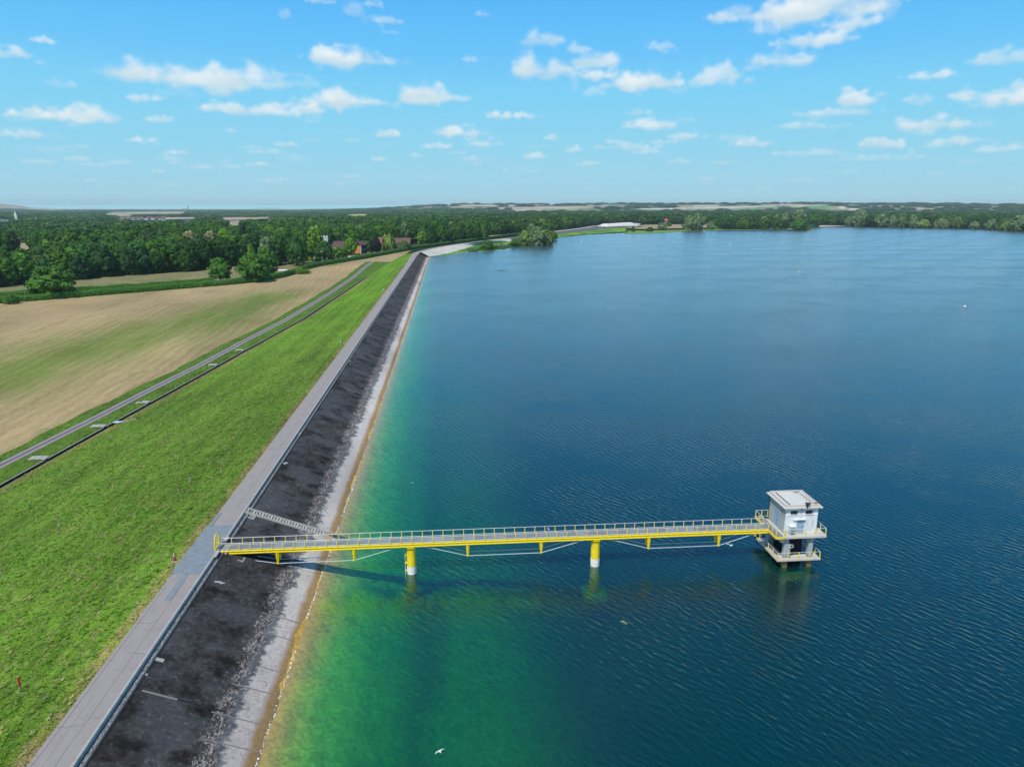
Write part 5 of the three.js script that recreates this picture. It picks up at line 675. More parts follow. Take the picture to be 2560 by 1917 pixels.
// ---------------------------------------------------------------- posts, cone and slabs in the grass
{
  const red = std([0.55, 0.02, 0.03], 0.5), steel = std([0.28, 0.35, 0.38], 0.5);
  const marker = (label, px, py, h, cap, capMat = red) => { const p = onSlope(px, py), o = group('marker_post', label, 'marker post', [p.x, p.y - 0.1, p.z]); part('post', new THREE.CylinderGeometry(0.075, 0.08, h * (1 - cap), 12).translate(0, h * (1 - cap) / 2, 0), steel, o); part('cap', merge([new THREE.CylinderGeometry(0.1, 0.1, h * cap, 12).translate(0, h * (1 - cap / 2), 0), new THREE.SphereGeometry(0.1, 10, 6, 0, 6.3, 0, 1.57).translate(0, h, 0)]), capMat, o); part('base', new THREE.CylinderGeometry(0.2, 0.22, 0.14, 10), concrete, o); return o; };
  marker('red topped steel post in the grass near the lower left corner', 49.5, 1724, 1.45, 0.66);
  marker('red capped grey post on the slope, nearest the road of the upper three', 553, 1178.5, 1.25, 0.16); marker('red capped grey post on the slope, farthest down of the upper three', 445.5, 1232.5, 1.3, 0.16); marker('red capped grey post on the slope, middle one of the upper three', 474.8, 1202, 1.2, 0.16); marker('red capped grey post alone on the slope left of the other posts', 145.5, 1306.5, 1.15, 0.16);
  marker('small white marker post in the grass beside the far end of the crest road', 851, 861, 1.3, 0.4, std([0.7, 0.72, 0.72], 0.6));
  const p = onSlope(435.5, 1403), c = group('traffic_cone', 'faded red traffic cone with white tip standing in the grass beside the patched road', 'traffic cone', [p.x, p.y, p.z]);
  part('base', rbox(0.62, 0.06, 0.62, 0.02, 0, 0.05, 0), std([0.5, 0.46, 0.42], 0.8), c); part('body', new THREE.CylinderGeometry(0.115, 0.26, 0.62, 18).translate(0, 0.38, 0), std([0.30, 0.07, 0.08], 0.7), c); part('tip', new THREE.CylinderGeometry(0.05, 0.1, 0.5, 18).translate(0, 0.94, 0), std([0.62, 0.5, 0.46], 0.7), c);
  // spillway slabs between the drain and the track
  const slabM = std([1, 1, 0.96], 0.9, { map: concreteTex });
  [[60, 1164, 1.15, 'nearest pale concrete chute slab between the drain and the track'], [219, 1080, 1.1, 'second pale concrete chute slab along the drain'], [344, 1016, 1.1, 'third pale concrete chute slab along the drain, with dark openings'], [523, 920, 1.1, 'fourth pale concrete chute slab along the drain'], [593, 882, 1.1, 'fifth and farthest pale concrete chute slab along the drain']].forEach(([px, py, w, lab], i) => {
    const q = onSlope(px, py), s = 91.3 - q.z, xa = ditchX(s) - 0.9, ya = slopeY(ditchX(s)) + 0.1, xe = lowX(s) + 1.5, xb = lerp(xa, xe, 0.62), yb = lerp(ya, ground(lowX(s), q.z) + 0.5, 0.62), o = group('chute_slab', lab, 'concrete slab', [0, 0, 0], 0, 'concrete chute slabs along the drain');
    const k = 3; for (let j = 0; j < k; j++) { const a = j / k + 0.008, b = (j + 1) / k - 0.008, y = (t) => lerp(ya, yb, t) + Math.sin(t * PI) * 0.12 + 0.1; part('slab', beam(V(lerp(xa, xb, a), y(a), q.z + 0.35 * a), V(lerp(xa, xb, b), y(b), q.z + 0.35 * b), w * 2.3, 0.16), slabM, o); }
    if (i === 2) part('opening', merge([box(0.5, 0.08, 0.5, lerp(xa, xb, 0.66), lerp(ya, yb, 0.66) + 0.46, q.z), box(0.5, 0.08, 0.35, lerp(xa, xb, 0.85), lerp(ya, yb, 0.85) + 0.34, q.z)]), std([0.03, 0.03, 0.03], 0.9), o);
  });
  const a = onSlope(286, 1057.5), b = onSlope(302, 1057), d = onSlope(340, 1047), pl = group('footplank', 'pale concrete plank crossing the drain with a path of slabs up the grass', 'plank bridge');
  a.y += 0.35; b.y += 0.2; d.y += 0.12; part('plank', beam(a, b, 1.5, 0.14), std([0.45, 0.58, 0.66], 0.8), pl);
  for (let k = 0; k < 4; k++) part('slab', beam(b.clone().lerp(d, k / 4 + 0.01), b.clone().lerp(d, (k + 1) / 4 - 0.01), 0.8 - 0.12 * k, 0.12), slabM, pl); part('end_grate', box(0.9, 0.14, 1.2, d.x + 0.3, d.y, d.z - 0.6), std([0.04, 0.04, 0.04], 0.9), pl);
}

// ---------------------------------------------------------------- gulls, one continuous body with bent wings
const gullGeo = (flap) => {
  const pos = [], idx = [], ring = 10, sec = [[-0.24, 0.004, 0.012], [-0.2, 0.05, 0.014], [-0.12, 0.035, 0.03], [-0.02, 0.055, 0.055], [0.07, 0.05, 0.052], [0.13, 0.034, 0.036], [0.165, 0.034, 0.036], [0.195, 0.024, 0.024], [0.225, 0.008, 0.008], [0.245, 0.003, 0.003]];
  sec.forEach(([z, w, h]) => { for (let k = 0; k < ring; k++) { const a = k / ring * 2 * PI; pos.push(Math.cos(a) * w, Math.sin(a) * h, -z); } });
  for (let i = 0; i + 1 < sec.length; i++) for (let k = 0; k < ring; k++) { const a = i * ring + k, b = i * ring + (k + 1) % ring; idx.push(a, b, a + ring, b, b + ring, a + ring); }
  for (const s of [-1, 1]) { const W = [[0.03, 0.015, 0.075, -0.09], [0.16, 0.05 + flap * 0.05, 0.1, -0.06], [0.26, 0.06 + flap * 0.07, 0.085, -0.055], [0.38, 0.045 + flap * 0.03, 0.045, -0.065], [0.49, 0.015 - flap * 0.05, -0.045, -0.09]], o = pos.length / 3; for (const [x, y, f, b] of W) pos.push(s * x, y, -f, s * x, y + 0.012, -(f + b) / 2, s * x, y, -b, s * x, y - 0.008, -(f + b) / 2); for (let i = 0; i + 1 < W.length; i++) for (let k = 0; k < 4; k++) { const a = o + i * 4 + k, b = o + i * 4 + (k + 1) % 4; s > 0 ? idx.push(a, a + 4, b, b, a + 4, b + 4) : idx.push(a, b, a + 4, b, b + 4, a + 4); } const e = o + (W.length - 1) * 4; idx.push(e, e + 1, e + 2, e, e + 2, e + 3); }
  const g = new THREE.BufferGeometry(); g.setAttribute('position', new THREE.Float32BufferAttribute(pos, 3)); g.setIndex(idx); g.computeVertexNormals(); return g;
};
{
  const white = std([0.72, 0.73, 0.74], 0.7), grey = std([0.5, 0.51, 0.54], 0.7), bill = std([0.5, 0.12, 0.03], 0.6);
  const gull = (label, px, py, y, size, turn, roll, flap) => { const p = at(px, py, y), o = group('gull', label, 'gull', [p.x, p.y, p.z], turn); o.rotation.set(0, turn, roll, 'YXZ'); const b = part('body', gullGeo(flap), white, o); b.scale.setScalar(size); const k = part('bill', new THREE.ConeGeometry(0.008, 0.035, 6).rotateX(-PI / 2).translate(0, 0, -0.258), bill, o); k.scale.setScalar(size); return o; };
  gull('white gull gliding low over the green water near the bottom edge', 1099, 1878, 3, 0.98, 0.5, 0.05, 0.2);
  gull('white gull flying just below the last span of the footbridge', 1826, 1363, 12, 1.1, 3.5, 0.45, 1);
  gull('small white gull flying behind the footbridge between the two piers', 1371, 1322, 1.5, 0.62, 1.9, 0.5, 1.2);
  gull('tiny white gull over the green water beyond the footbridge, near the dam', 1031, 1207, 0.6, 0.7, 1.2, -0.3, 1);
  gull('white gull flying over the grass near the far end of the dam', 957, 725, 9, 2.2, 0.4, 0.6, 1.2);
  // a clump of weed adrift
  const p = at(1556, 1553, 0), r = rng(3), gs = []; for (const [x, z, s] of [[0, 0, 0.3], [0.16, -0.02, 0.24], [0.24, 0.22, 0.16], [0.36, 0.42, 0.2], [0.48, 0.48, 0.15]]) { const g = new THREE.IcosahedronGeometry(s, 2), q = g.attributes.position; for (let i = 0; i < q.count; i++) { const k = 0.8 + 0.4 * vnoise(q.getX(i) * 14, q.getZ(i) * 14 + q.getY(i) * 9, 4); q.setXYZ(i, q.getX(i) * k + x * 1.3, q.getY(i) * 0.22 * k - 0.06, q.getZ(i) * k + z * 1.3); } g.computeVertexNormals(); gs.push(g); }
  const w = single('floating_weed', merge(gs), std([0.17, 0.22, 0.06], 0.9), 'small yellowish clump of weed adrift in the dark water right of the second pier', 'weed'); w.position.copy(p); w.scale.setScalar(0.75);
}
// ---------------------------------------------------------------- buoys
{
  const ball = std([0.72, 0.66, 0.52], 0.5), dark = std([0.04, 0.04, 0.045], 0.6);
  const proto = group('mooring_buoy', '', 'buoy'); part('float', new THREE.SphereGeometry(0.62, 20, 14).translate(0, 0.32, 0), ball, proto); part('collar', new THREE.TorusGeometry(0.6, 0.07, 8, 24).rotateX(PI / 2).translate(0, 0.06, 0), dark, proto); part('ring', new THREE.TorusGeometry(0.13, 0.03, 6, 14).translate(0, 1.02, 0), dark, proto);
  [[2413, 768, 'pale round buoy nearest the right edge of the lake'], [1998, 680, 'pale round buoy above the gatehouse, second nearest of the buoys'], [1808, 637, 'pale buoy in the row on the open lake, nearest of that row'], [1825, 611.5, 'pale buoy in the row on the open lake, second nearest'], [1846, 593.5, 'pale buoy in the row on the open lake, third nearest'], [1901, 582.5, 'pale buoy in the row on the open lake, farthest'], [2022, 577, 'pale buoy off the tip of the green spit'], [2249, 570, 'pale buoy below the far willows'], [2472, 580, 'pale buoy below the willows at the right edge'], [1454, 606.5, 'slim white marker buoy off the green marsh']].forEach(([px, py, lab], i) => { const o = i ? copyOf(proto, lab) : proto; o.userData.label = lab; o.userData.group = 'buoys on the lake'; const p = at(px, py, 0), d = p.distanceTo(EYE); o.position.copy(p); o.scale.setScalar(i === 9 ? 2.2 : clamp(d / 700, 1, 1.45)); if (i === 9) o.scale.set(1.2, 3.2, 1.2); });
  const driftwood = single('drifting_branch', merge([bar(V(-2.4, 0.05, 0), V(2.2, 0.08, 0.3), 0.14, 7, 0.07), bar(V(0.4, 0.06, 0.1), V(1.8, 0.1, -0.9), 0.08, 6, 0.03), bar(V(-0.9, 0.06, 0), V(-1.6, 0.1, 0.8), 0.07, 6, 0.03)]), std([0.05, 0.05, 0.05], 0.9), 'dark branch adrift on the pale water off the end of the dam', 'branch'); driftwood.position.copy(at(1256, 676, 0)); driftwood.scale.setScalar(1.4);
}

// ---------------------------------------------------------------- farm
{
  const tile = (c) => matte({ roughness: 0.9, map: tex(256, 256, (u, v) => { const row = v * 24 % 1, n = fbm(u * 20, v * 20, 3, 3, 20), q = hash(Math.floor(u * 24 + (Math.floor(v * 24) % 2) * 0.5), Math.floor(v * 24), 5); return mul3(c, (0.72 + 0.4 * n + 0.25 * (q - 0.5)) * (row < 0.12 ? 0.7 : 1)); }, 1 / 6, 1 / 6) });
  const maroon = tile([0.13, 0.075, 0.085]), pink = tile([0.27, 0.125, 0.125]), brown = tile([0.16, 0.09, 0.085]), stone = std([0.5, 0.47, 0.42], 0.9, { map: concreteTex }), orange = std([0.62, 0.28, 0.08], 0.9, { map: paintTex }), darkWood = std([0.06, 0.06, 0.065], 0.9), glass = matte({ color: rgb(0.03, 0.035, 0.04), roughness: 0.15 }), white = std([0.72, 0.72, 0.7], 0.8);
  const roofGeo = (L, W, h, over, hip) => { const a = L / 2 + over, b = W / 2 + over, r = hip ? L / 2 - hip : a, t = 0.22, P = [[-a, 0, b], [a, 0, b], [r, h, 0], [-r, h, 0], [a, 0, -b], [-a, 0, -b]], up = P.map(([x, y, z]) => [x, y + t, z]), A = [...up, ...P], f = [], quad = (i, j, k, l) => f.push(i, j, k, i, k, l); quad(0, 1, 2, 3); quad(4, 5, 3, 2); f.push(1, 4, 2, 5, 0, 3); quad(7, 6, 9, 8); quad(11, 10, 8, 9); f.push(10, 7, 8, 6, 11, 9); quad(6, 7, 1, 0); quad(10, 11, 5, 4); quad(7, 10, 4, 1); quad(11, 6, 0, 5); const pos = [], uv = []; for (const i of f) { pos.push(...A[i]); uv.push(A[i][0], Math.hypot(A[i][2], A[i][1])); } const g = new THREE.BufferGeometry(); g.setAttribute('position', new THREE.Float32BufferAttribute(pos, 3)); g.setAttribute('uv', new THREE.Float32BufferAttribute(uv, 2)); g.computeVertexNormals(); return g; };
  const gable = (L, W, H, h) => { const s = new THREE.Shape([[-W / 2, 0], [W / 2, 0], [W / 2, H], [0, H + h], [-W / 2, H]].map(([a, b]) => new THREE.Vector2(a, b))), g = new THREE.ExtrudeGeometry(s, { depth: L, bevelEnabled: false }); g.translate(0, 0, -L / 2).rotateY(PI / 2); return g; };
  const house = (name, label, px, py, L, W, H, h, turn, wall, roof, { hip = 0, wins = 3, chimney = true, cat = 'house' } = {}) => {
    const p = on(px, py, 0), o = group(name, label, cat, [p.x, p.y - 0.3, p.z], turn);
    part('wall', hip ? box(L, H, W, 0, H / 2, 0) : gable(L, W, H, h), wall, o); const rf = part('roof', roofGeo(L, W, h, 0.45, hip), roof, o); rf.position.y = H + 0.05; if (chimney) { const c = part('chimney', merge([box(0.8, 1.8, 0.8), box(0.95, 0.15, 0.95, 0, 0.9, 0)]), stone, rf); c.position.set(L * 0.28, h + 0.2, 0.4); }
    for (const s of [-1, 1]) for (let k = 0; k < wins; k++) { const w = part('window', box(0.95, 1.25, 0.12, (k - (wins - 1) / 2) * L / (wins + 0.4), H * 0.55, s * (W / 2 + 0.02)), glass, o); part('frame', merge([box(1.15, 0.12, 0.18), box(1.15, 0.12, 0.18, 0, 1.3, 0), box(0.12, 1.3, 0.18, -0.53, 0.65, 0), box(0.12, 1.3, 0.18, 0.53, 0.65, 0)]).translate((k - (wins - 1) / 2) * L / (wins + 0.4), H * 0.55 - 0.65, s * (W / 2 + 0.03)), white, w); }
    return o;
  };
  const T = YAW;
  const og = house('farmhouse', 'tall narrow farmhouse with orange gable and dark tiled roof beside the hedge', 902, 634.5, 9.5, 8.5, 9.6, 4.2, 0.95, darkWood, maroon, { wins: 2, chimney: false });
  part('gable_front', (() => { const s = new THREE.Shape([[-4.26, 0], [4.26, 0], [4.26, 9.6], [0, 13.75], [-4.26, 9.6]].map(([a, b]) => new THREE.Vector2(a, b))), g = new THREE.ExtrudeGeometry(s, { depth: 0.12, bevelEnabled: false }); return g.rotateY(-PI / 2).translate(-4.76, 0, 0); })(), orange, og); part('plinth', box(0.2, 1.2, 8.56, -4.9, 0.6, 0), stone, og); part('corner_post', box(0.5, 9, 0.5, -4.6, 4.5, 4.4), white, og);
  house('farmhouse', 'low house with a long maroon roof between the white tower and the small garden trees', 838, 634, 21, 10, 6.2, 7, -0.12, stone, maroon);
  house('farmhouse', 'house with a pink hipped roof behind the purple tree', 952, 621, 20, 13, 5.5, 7.5, -0.2, stone, pink, { hip: 6 });
  house('barn', 'long low barn with brown roof right of the weeping willow', 1001, 616, 26, 11, 5.0, 5.4, -0.16, stone, brown, { cat: 'barn', wins: 4, chimney: false });
  // white tower with battlements
  const p = on(812, 641, 0), t = group('white_tower', 'square white tower with a crenellated top rising from the trees behind the farm', 'tower', [p.x - 2, p.y, p.z - 14], 0.15), tw = std([0.66, 0.66, 0.64], 0.9, { map: paintTex }), Ht = 19;
  part('wall', box(7, Ht, 7, 0, Ht / 2, 0), tw, t); part('cornice', box(7.5, 0.5, 7.5, 0, Ht - 0.5, 0), tw, t); for (let s = 0; s < 4; s++) for (let k = 0; k < 3; k++) { const m = part('merlon', box(1.5, 1.5, 0.7), tw, t); m.position.set(...[[(k - 1) * 2.75, 3.3], [(k - 1) * 2.75, -3.3], [3.3, (k - 1) * 2.75], [-3.3, (k - 1) * 2.75]][s].flatMap((v, i) => (i ? [Ht + 0.7, v] : [v]))); if (s > 1) m.rotation.y = PI / 2; }
  for (let k = 0; k < 4; k++) { const w = part('louvre_window', box(4.2, 0.4, 0.2, 0, Ht - 3.6 - k * 2.2, 3.55), glass, t); part('sill', box(4.6, 0.2, 0.4, 0, Ht - 3.9 - k * 2.2, 3.6), tw, w); }
  // lamp by the hedge, the white drive and paths
  const lp = onTree(806, 661), l = group('garden_lamp', 'white globed lamp on a slim post behind the hedge', 'lamp post', [lp.x, lp.y, lp.z]); part('post', bar(V(0, 0, 0), V(0, 11, 0), 0.16, 8, 0.1), white, l); part('arm', bar(V(-1.6, 10.6, 0), V(1.6, 10.6, 0), 0.12, 6), white, l); part('shade', merge([new THREE.CylinderGeometry(0.3, 1.7, 1.6, 14).translate(0, 12, 0)]), white, l);
  const strip = (name, pts, w, m) => { const P = resample(pts.map(([x, y]) => on(x, y, 0.5)), 16); struct(name, loft(P.map((q, i) => { const a = P[Math.max(0, i - 1)], b = P[Math.min(16, i + 1)], n = V(b.z - a.z, 0, a.x - b.x).normalize().multiplyScalar(w / 2); return [q.clone().add(n), q.clone().sub(n)]; }), { uv: (q) => [q.x, q.z] }), m); };
  const pw = std([0.72, 0.7, 0.66], 0.9);
  strip('garden_path', [[696, 688], [700, 682], [711, 678], [722, 676], [732, 675]], 4.5, pw); strip('driveway', [[864, 640.5], [874, 642.5], [886, 645]], 5, pw);
  const pond = on(704, 675, 0.5); const pg = new THREE.CircleGeometry(4.2, 20); pg.rotateX(-PI / 2); pg.scale(1.2, 1, 1.6); struct('paved_circle', pg, pw).position.copy(pond);
  // village houses far behind, one prototype and copies of three kinds
  const kinds = [['pink', pink], ['brown', brown], ['red', tile([0.20, 0.105, 0.095])]].map(([n, m], i) => { const o = house('village_house', '', 300, 552, 15, 10, 5.5, 4.5, 0.3 * i, std([0.62, 0.58, 0.5], 0.9), m, { wins: 2 }); o.userData.group = 'houses of the far village'; return o; });
  const hs = [[303, 552, 0], [310, 549.5, 1], [318, 552.5, 2], [326, 549.5, 0], [335, 552, 1], [343, 549, 0], [352, 551.5, 2], [361, 549, 0], [370, 551, 1], [379, 549, 0], [389, 550.5, 2], [400, 549.5, 0], [409, 550.5, 1], [237, 542.5, 0], [246, 542.5, 0], [266, 543, 1], [276, 556, 1], [284, 555, 1], [19, 566.5, 0], [84, 562.5, 1], [114, 562, 2], [148, 562, 2]];
  const first = {}; hs.forEach(([px, py, k], i) => { const o = first[k] ? copyOf(kinds[k]) : (first[k] = kinds[k]), pos = on(px, py, 4); o.position.copy(pos); o.rotation.y = i * 0.7; o.userData.group = 'houses of the far village'; o.userData.label = i >= 18 ? ['pink roofed house beside the white block at the left edge', 'brown roofed house between the church and the manor', 'red roofed house right of the manor, by itself', 'small red roofed house alone in the woods, right of the manor'][i - 18] : ['pink roofed village house far beyond the wood', 'brown roofed village house far beyond the wood', 'red roofed village house far beyond the wood'][k]; o.scale.setScalar(1.15); });
  const W = (px, py) => on(px, py, 0);
  { const q = W(46, 566), c = group('village_church', 'white church with a pointed spire at the left, far beyond the wood', 'church', [q.x, q.y, q.z], 0.4); part('nave', gable(24, 11, 14, 6), std([0.6, 0.58, 0.52], 0.9), c).position.x = 12; const rf = part('roof', roofGeo(24, 11, 6, 0.4, 0), brown, c); rf.position.set(12, 14, 0); part('tower', box(7, 34, 7, -4, 17, 0), std([0.74, 0.72, 0.66], 0.9), c); part('spire', new THREE.ConeGeometry(4.6, 16, 4).rotateY(PI / 4).translate(-4, 42, 0), std([0.7, 0.68, 0.6], 0.9), c); }
  { const q = W(5, 575), c = group('apartment_block', 'white block with dark windows at the left edge, far beyond the wood', 'building', [q.x, q.y, q.z], 0.5); part('wall', box(30, 26, 16, 0, 13, 0), white, c); part('roof', box(31, 0.8, 17, 0, 26.4, 0), std([0.5, 0.5, 0.48], 0.9), c); for (let j = 0; j < 5; j++) for (let k = 0; k < 5; k++) part('window', box(3, 2.2, 0.2, (k - 2) * 5.6, 5 + j * 4.6, 8.05), glass, c); }
  { const q = W(105, 566), c = group('manor', 'pink brick manor with a corner turret, between the church and the lone red roof', 'house', [q.x, q.y, q.z], -0.2); part('wall', gable(30, 14, 12, 7), std([0.42, 0.28, 0.24], 0.9), c); const rf = part('roof', roofGeo(30, 14, 7, 0.5, 0), std([0.42, 0.15, 0.11], 0.9), c); rf.position.y = 12; part('turret', merge([box(6, 26, 6, -14, 13, 3)]), std([0.45, 0.3, 0.28], 0.9), c); part('turret_roof', new THREE.ConeGeometry(4.6, 8, 4).rotateY(PI / 4).translate(-14, 30, 3), maroon, c); for (let k = 0; k < 5; k++) part('window', box(1.6, 2.4, 0.2, -9 + k * 5, 6, 7.06), glass, c); }
  { const q = W(469, 527), c = group('hill_church', 'grey church standing against the horizon', 'church', [q.x, q.y, q.z], 0.2); part('nave', gable(70, 28, 28, 16), std([0.55, 0.55, 0.52], 0.9), c).position.x = -38; const rf = part('roof', roofGeo(70, 28, 16, 1, 0), std([0.2, 0.22, 0.25], 0.9), c); rf.position.set(-38, 28, 0); part('tower', box(20, 62, 20, 6, 31, 0), std([0.42, 0.43, 0.42], 0.9), c); part('tower_roof', new THREE.ConeGeometry(15, 26, 4).rotateY(PI / 4).translate(6, 75, 0), std([0.16, 0.18, 0.2], 0.9), c); }
  { const q = W(178, 524), c = group('grain_silo', 'pale grain silo on the plain below the far left hill', 'silo', [q.x, q.y, q.z]); for (const x of [-9, 9]) part('cylinder', new THREE.CylinderGeometry(9, 9, 62, 16).translate(x, 31, 0), white, c); part('headhouse', box(26, 10, 12, 0, 67, 0), white, c); }
  { const q = W(242, 541), c = group('farm_shed', 'long pink roofed shed among trees beyond the wood', 'barn', [q.x - 20, q.y + 2, q.z], 0.1); part('wall', gable(70, 24, 7, 6), white, c); const rf = part('roof', roofGeo(70, 24, 6, 0.6, 0), pink, c); rf.position.y = 7; }
  // works at the far end of the embankment
  { const a = at(1506, 566, 4.5), b = at(1588, 563.5, 4.5), n = 30, rows = [], u = b.clone().sub(a), s = V(u.z, 0, -u.x).normalize(); for (let i = 0; i <= n; i++) { const q = a.clone().addScaledVector(u, i / n), h = 8.6 * Math.pow(Math.min(1, Math.min(i / 1.5, (n - i) / 5)), 0.8) * (0.72 + 0.3 * i / n) * (0.92 + 0.16 * fbm(i / 3, 1, 2, 3)); rows.push([-15, -9, -3, 3, 9, 15].map((d, k) => V(q.x + s.x * d, 4.3 + h * [0, 0.85, 1, 1, 0.85, 0][k], q.z + s.z * d))); } single('gravel_mound', loft(rows, { uv: (q) => [q.x, q.z] }), std([0.62, 0.58, 0.52], 0.95, { map: tex(128, 128, (x, y) => mul3([1, 1, 1], 0.75 + 0.45 * fbm(x * 20, y * 20, 3, 3, 20)), 1 / 20, 1 / 20) }), 'long pale gravel mound at the far end of the embankment', 'gravel mound'); }
  const van = (label, px, py, c, k) => { const q = at(px, py, 4.6), o = group('parked_van', label, 'van', [q.x, q.y, q.z], 0.3 + k); part('body', merge([rbox(7, 2.6, 2.6, 0.25, -0.6, 1.9, 0), rbox(2.2, 1.6, 2.5, 0.3, 3.2, 1.4, 0)]), std(c, 0.4), o); part('windscreen', box(0.2, 1.0, 2.2, 3.0, 2.45, 0, 0, 0, 0.4), glass, o); for (const x of [-2.6, 2.8]) for (const z of [-1.2, 1.2]) part('wheel', new THREE.CylinderGeometry(0.55, 0.55, 0.4, 14).rotateX(PI / 2).translate(x, 0.55, z), darkWood, o); o.scale.setScalar(1.5); };
  van('white van parked at the end of the gravel mound, left one', 1592, 563, [0.7, 0.74, 0.78], 0); van('pale blue van parked at the end of the gravel mound, right one', 1599, 563.4, [0.4, 0.55, 0.7], 1);
  { const q = on(1665, 561, 0), o = group('kiosk', 'little white kiosk with a red roof among the trees on the far shore', 'kiosk', [q.x, q.y + 1, q.z]); part('wall', box(8, 9, 8, 0, 4.5, 0), white, o); part('roof', new THREE.ConeGeometry(9, 7, 4).rotateY(PI / 4).translate(0, 12.5, 0), std([0.6, 0.08, 0.1], 0.8), o); }
  // tall poles and stacks on the horizon
  [[1744, 512, 66, 'slim mast on the far ridge'], [620, 518, 60, 'left pylon on the far plain'], [300, 519, 60, 'right of two faint pylons on the left plain']].forEach(([px, py, h, lab]) => { const q = on(px, py + 2, 0), o = group('pylon', lab, 'pylon', [q.x, q.y, q.z]); part('mast', new THREE.CylinderGeometry(0.8, 3, h, 6).translate(0, h / 2, 0), std([0.35, 0.37, 0.4], 0.7), o); part('arm', box(22, 1.2, 1.2, 0, h * 0.82, 0), std([0.35, 0.37, 0.4], 0.7), o); });
}

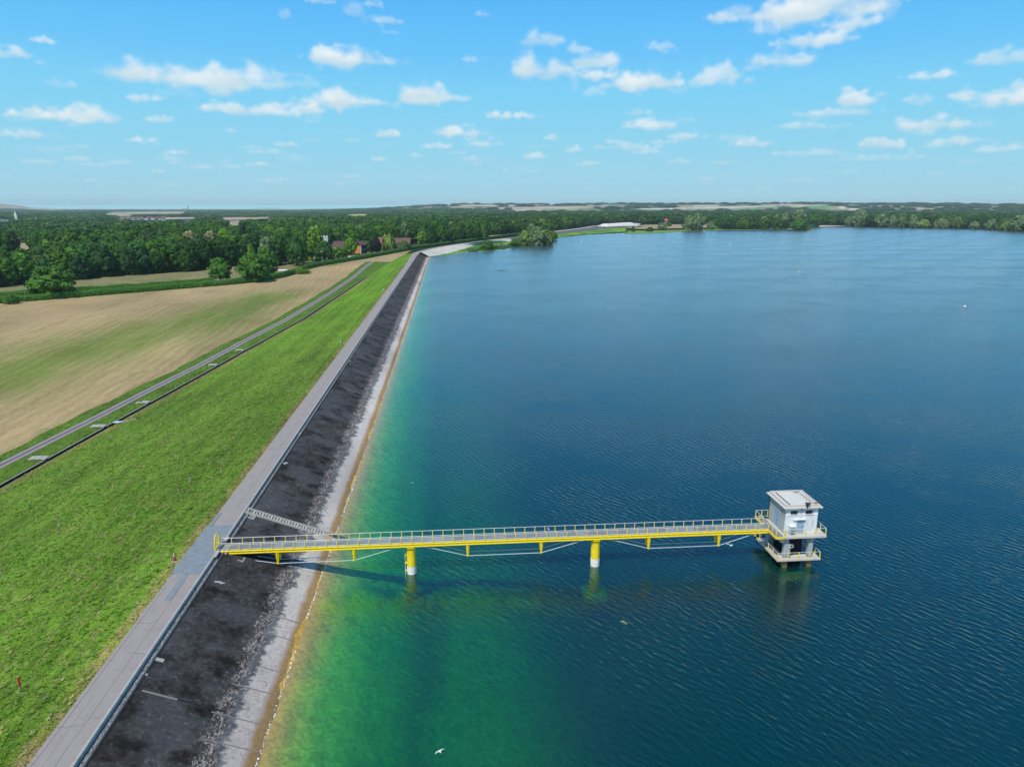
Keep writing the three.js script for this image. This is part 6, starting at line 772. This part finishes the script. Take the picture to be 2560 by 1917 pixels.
// ---------------------------------------------------------------- uncountable small stuff: foam at the water line, dead reed on the lining, tufts in the grass
{
  const M = new THREE.Matrix4(), Q = new THREE.Quaternion(), E = new THREE.Euler();
  const scatter = (name, label, geo, mat, list) => { const im = new THREE.InstancedMesh(geo, mat, list.length); im.name = name; im.userData = { kind: 'stuff', label, category: name.replace(/_/g, ' ') }; im.castShadow = im.receiveShadow = true; list.forEach(([p, e, s, c], i) => { im.setMatrixAt(i, M.compose(p, Q.setFromEuler(E.set(...e)), Array.isArray(s) ? V(...s) : V(s, s, s))); if (c) im.setColorAt(i, rgb(...c)); }); scene.add(im); return im; };
  const r = rng(91), foam = [];
  for (let s = 20; s < 330;) { const n = hash(Math.floor(s / 3), 8), big = n > 0.55; if (n > 0.16) foam.push([V(toeX(s) + 0.02 + (r() - 0.5) * (big ? 0.45 : 0.25), 0.015, zs(s)), [0, r() * 6, 0], [0.03 + 0.10 * r() * r() * (big ? 1.7 : 1), 0.02, 0.04 + 0.13 * r()]]); s += 0.1 + 0.4 * r() * (s > 130 ? 4 : 1); }
  scatter('foam', 'white flecks of foam strung along the waterline', new THREE.IcosahedronGeometry(1, 1), std([0.82, 0.83, 0.82], 0.6), foam);
  const straw = []; { const p = [], idx = []; for (let k = 0; k < 7; k++) { const a = k * 0.9, l = 0.35 + 0.25 * hash(k, 3), x = (hash(k, 4) - 0.5) * 0.3, z = (hash(k, 5) - 0.5) * 0.4, o = p.length / 3; p.push(x, 0, z, x + 0.02, 0.02, z + 0.02, x + Math.cos(a) * l, 0.1 + 0.16 * hash(k, 6), z + Math.sin(a) * l, x + Math.cos(a) * l * 0.5, 0.14, z + Math.sin(a) * l * 0.5 + 0.02); idx.push(o, o + 1, o + 3, o, o + 3, o + 2); } const g = new THREE.BufferGeometry(); g.setAttribute('position', new THREE.Float32BufferAttribute(p, 3)); g.setIndex(idx); g.computeVertexNormals();
    for (let i = 0; i < 3000; i++) { const s = 25 + 330 * Math.pow(r(), 1.6), gap = fbm(s / 1.7, 3, 3, 7), t = 0.635 + (r() + r() + r() - 1.5) * 0.1 + (fbm(s / 3, 1, 3, 21) - 0.5) * 0.09; if (gap < 0.3 + 0.25 * r()) continue; straw.push([V(lerp(-12.25, toeX(s), t), lerp(4.68, 0, t) - 0.0, zs(s)), [0, r() * 6.28, -0.36], [0.25 + 0.4 * r(), 0.1 + 0.2 * r(), 0.25 + 0.4 * r()], mul3([0.46, 0.40, 0.365], 0.55 + 0.8 * r())]); }
    for (let i = 0; i < 3800; i++) { const s = 25 + 260 * Math.pow(r(), 1.5), row = [0.735, 0.80, 0.845, 0.885][Math.floor(r() * 4)], t = row + (r() - 0.5) * 0.03 + (fbm(s / 4, row * 50, 3, 21) - 0.5) * 0.05; straw.push([V(lerp(-12.25, toeX(s), t), lerp(4.68, 0, t) + 0.01, zs(s)), [0, 1.4 + (r() - 0.5) * 1.4, -0.36], [0.2 + 0.3 * r(), 0.12, 0.2 + 0.5 * r()], mul3([0.11, 0.075, 0.055], 0.5 + 1.2 * r())]); }
    scatter('dead_reeds', 'matted dead reeds in a pale band low on the dam lining', g, std(0xffffff, 0.95), straw); }
  const tufts = [], tg = (() => { const p = [], idx = []; for (let k = 0; k < 6; k++) { const a = k * 1.05, c = Math.cos(a), s = Math.sin(a), o = p.length / 3; p.push(c * 0.05 - s * 0.07, -0.02, s * 0.05 + c * 0.07, c * 0.05 + s * 0.07, -0.02, s * 0.05 - c * 0.07, c * 0.26, 0.22 + 0.08 * (k % 2), s * 0.26); idx.push(o, o + 2, o + 1); } const g = new THREE.BufferGeometry(); g.setAttribute('position', new THREE.Float32BufferAttribute(p, 3)); g.setIndex(idx); g.computeVertexNormals(); const n = g.attributes.normal; for (let i = 0; i < n.count; i++) n.setXYZ(i, n.getX(i) * 0.25, 1, n.getZ(i) * 0.25 + 0.2); return g; })();
  for (let i = 0; i < 120000; i++) { const s = 30 + 230 * Math.pow(r(), 1.35), f = grassFoot({ s }), d = 3.9 + (f - 4.2) * Math.pow(r(), 0.85), x = XC - d, n = fbm(x / 1.3, s / 1.3, 3, 5), st = fbm(x / 2.1, s / 3.7, 3, 55), p = V(x, slopeY(x) + 0.02, zs(s)); const q = project(p.x, p.y, p.z); if (n < 0.42 || r() > 1.1 - smoothstep(s, 70, 260) || r() < 0.75 || !q || q[0] < -60 || q[1] > 2000) continue; const dry = st > 0.6 || d < 5.2 + r() || f - d < 4.5 * r(); tufts.push([p, [0, r() * 6.28, 0.24], [0.6 + 0.7 * r(), 0.4 + 0.6 * r(), 0.6 + 0.7 * r()], dry ? mul3([0.25, 0.25, 0.09], 0.6 + 0.7 * r()) : mul3([0.085, 0.215, 0.016], 0.55 + 0.8 * r())]); }
  scatter('grass_tufts', 'rough grass tufts on the land side of the dam', tg, std(0xffffff, 0.9), tufts);
}


renderer.render(scene, camera);
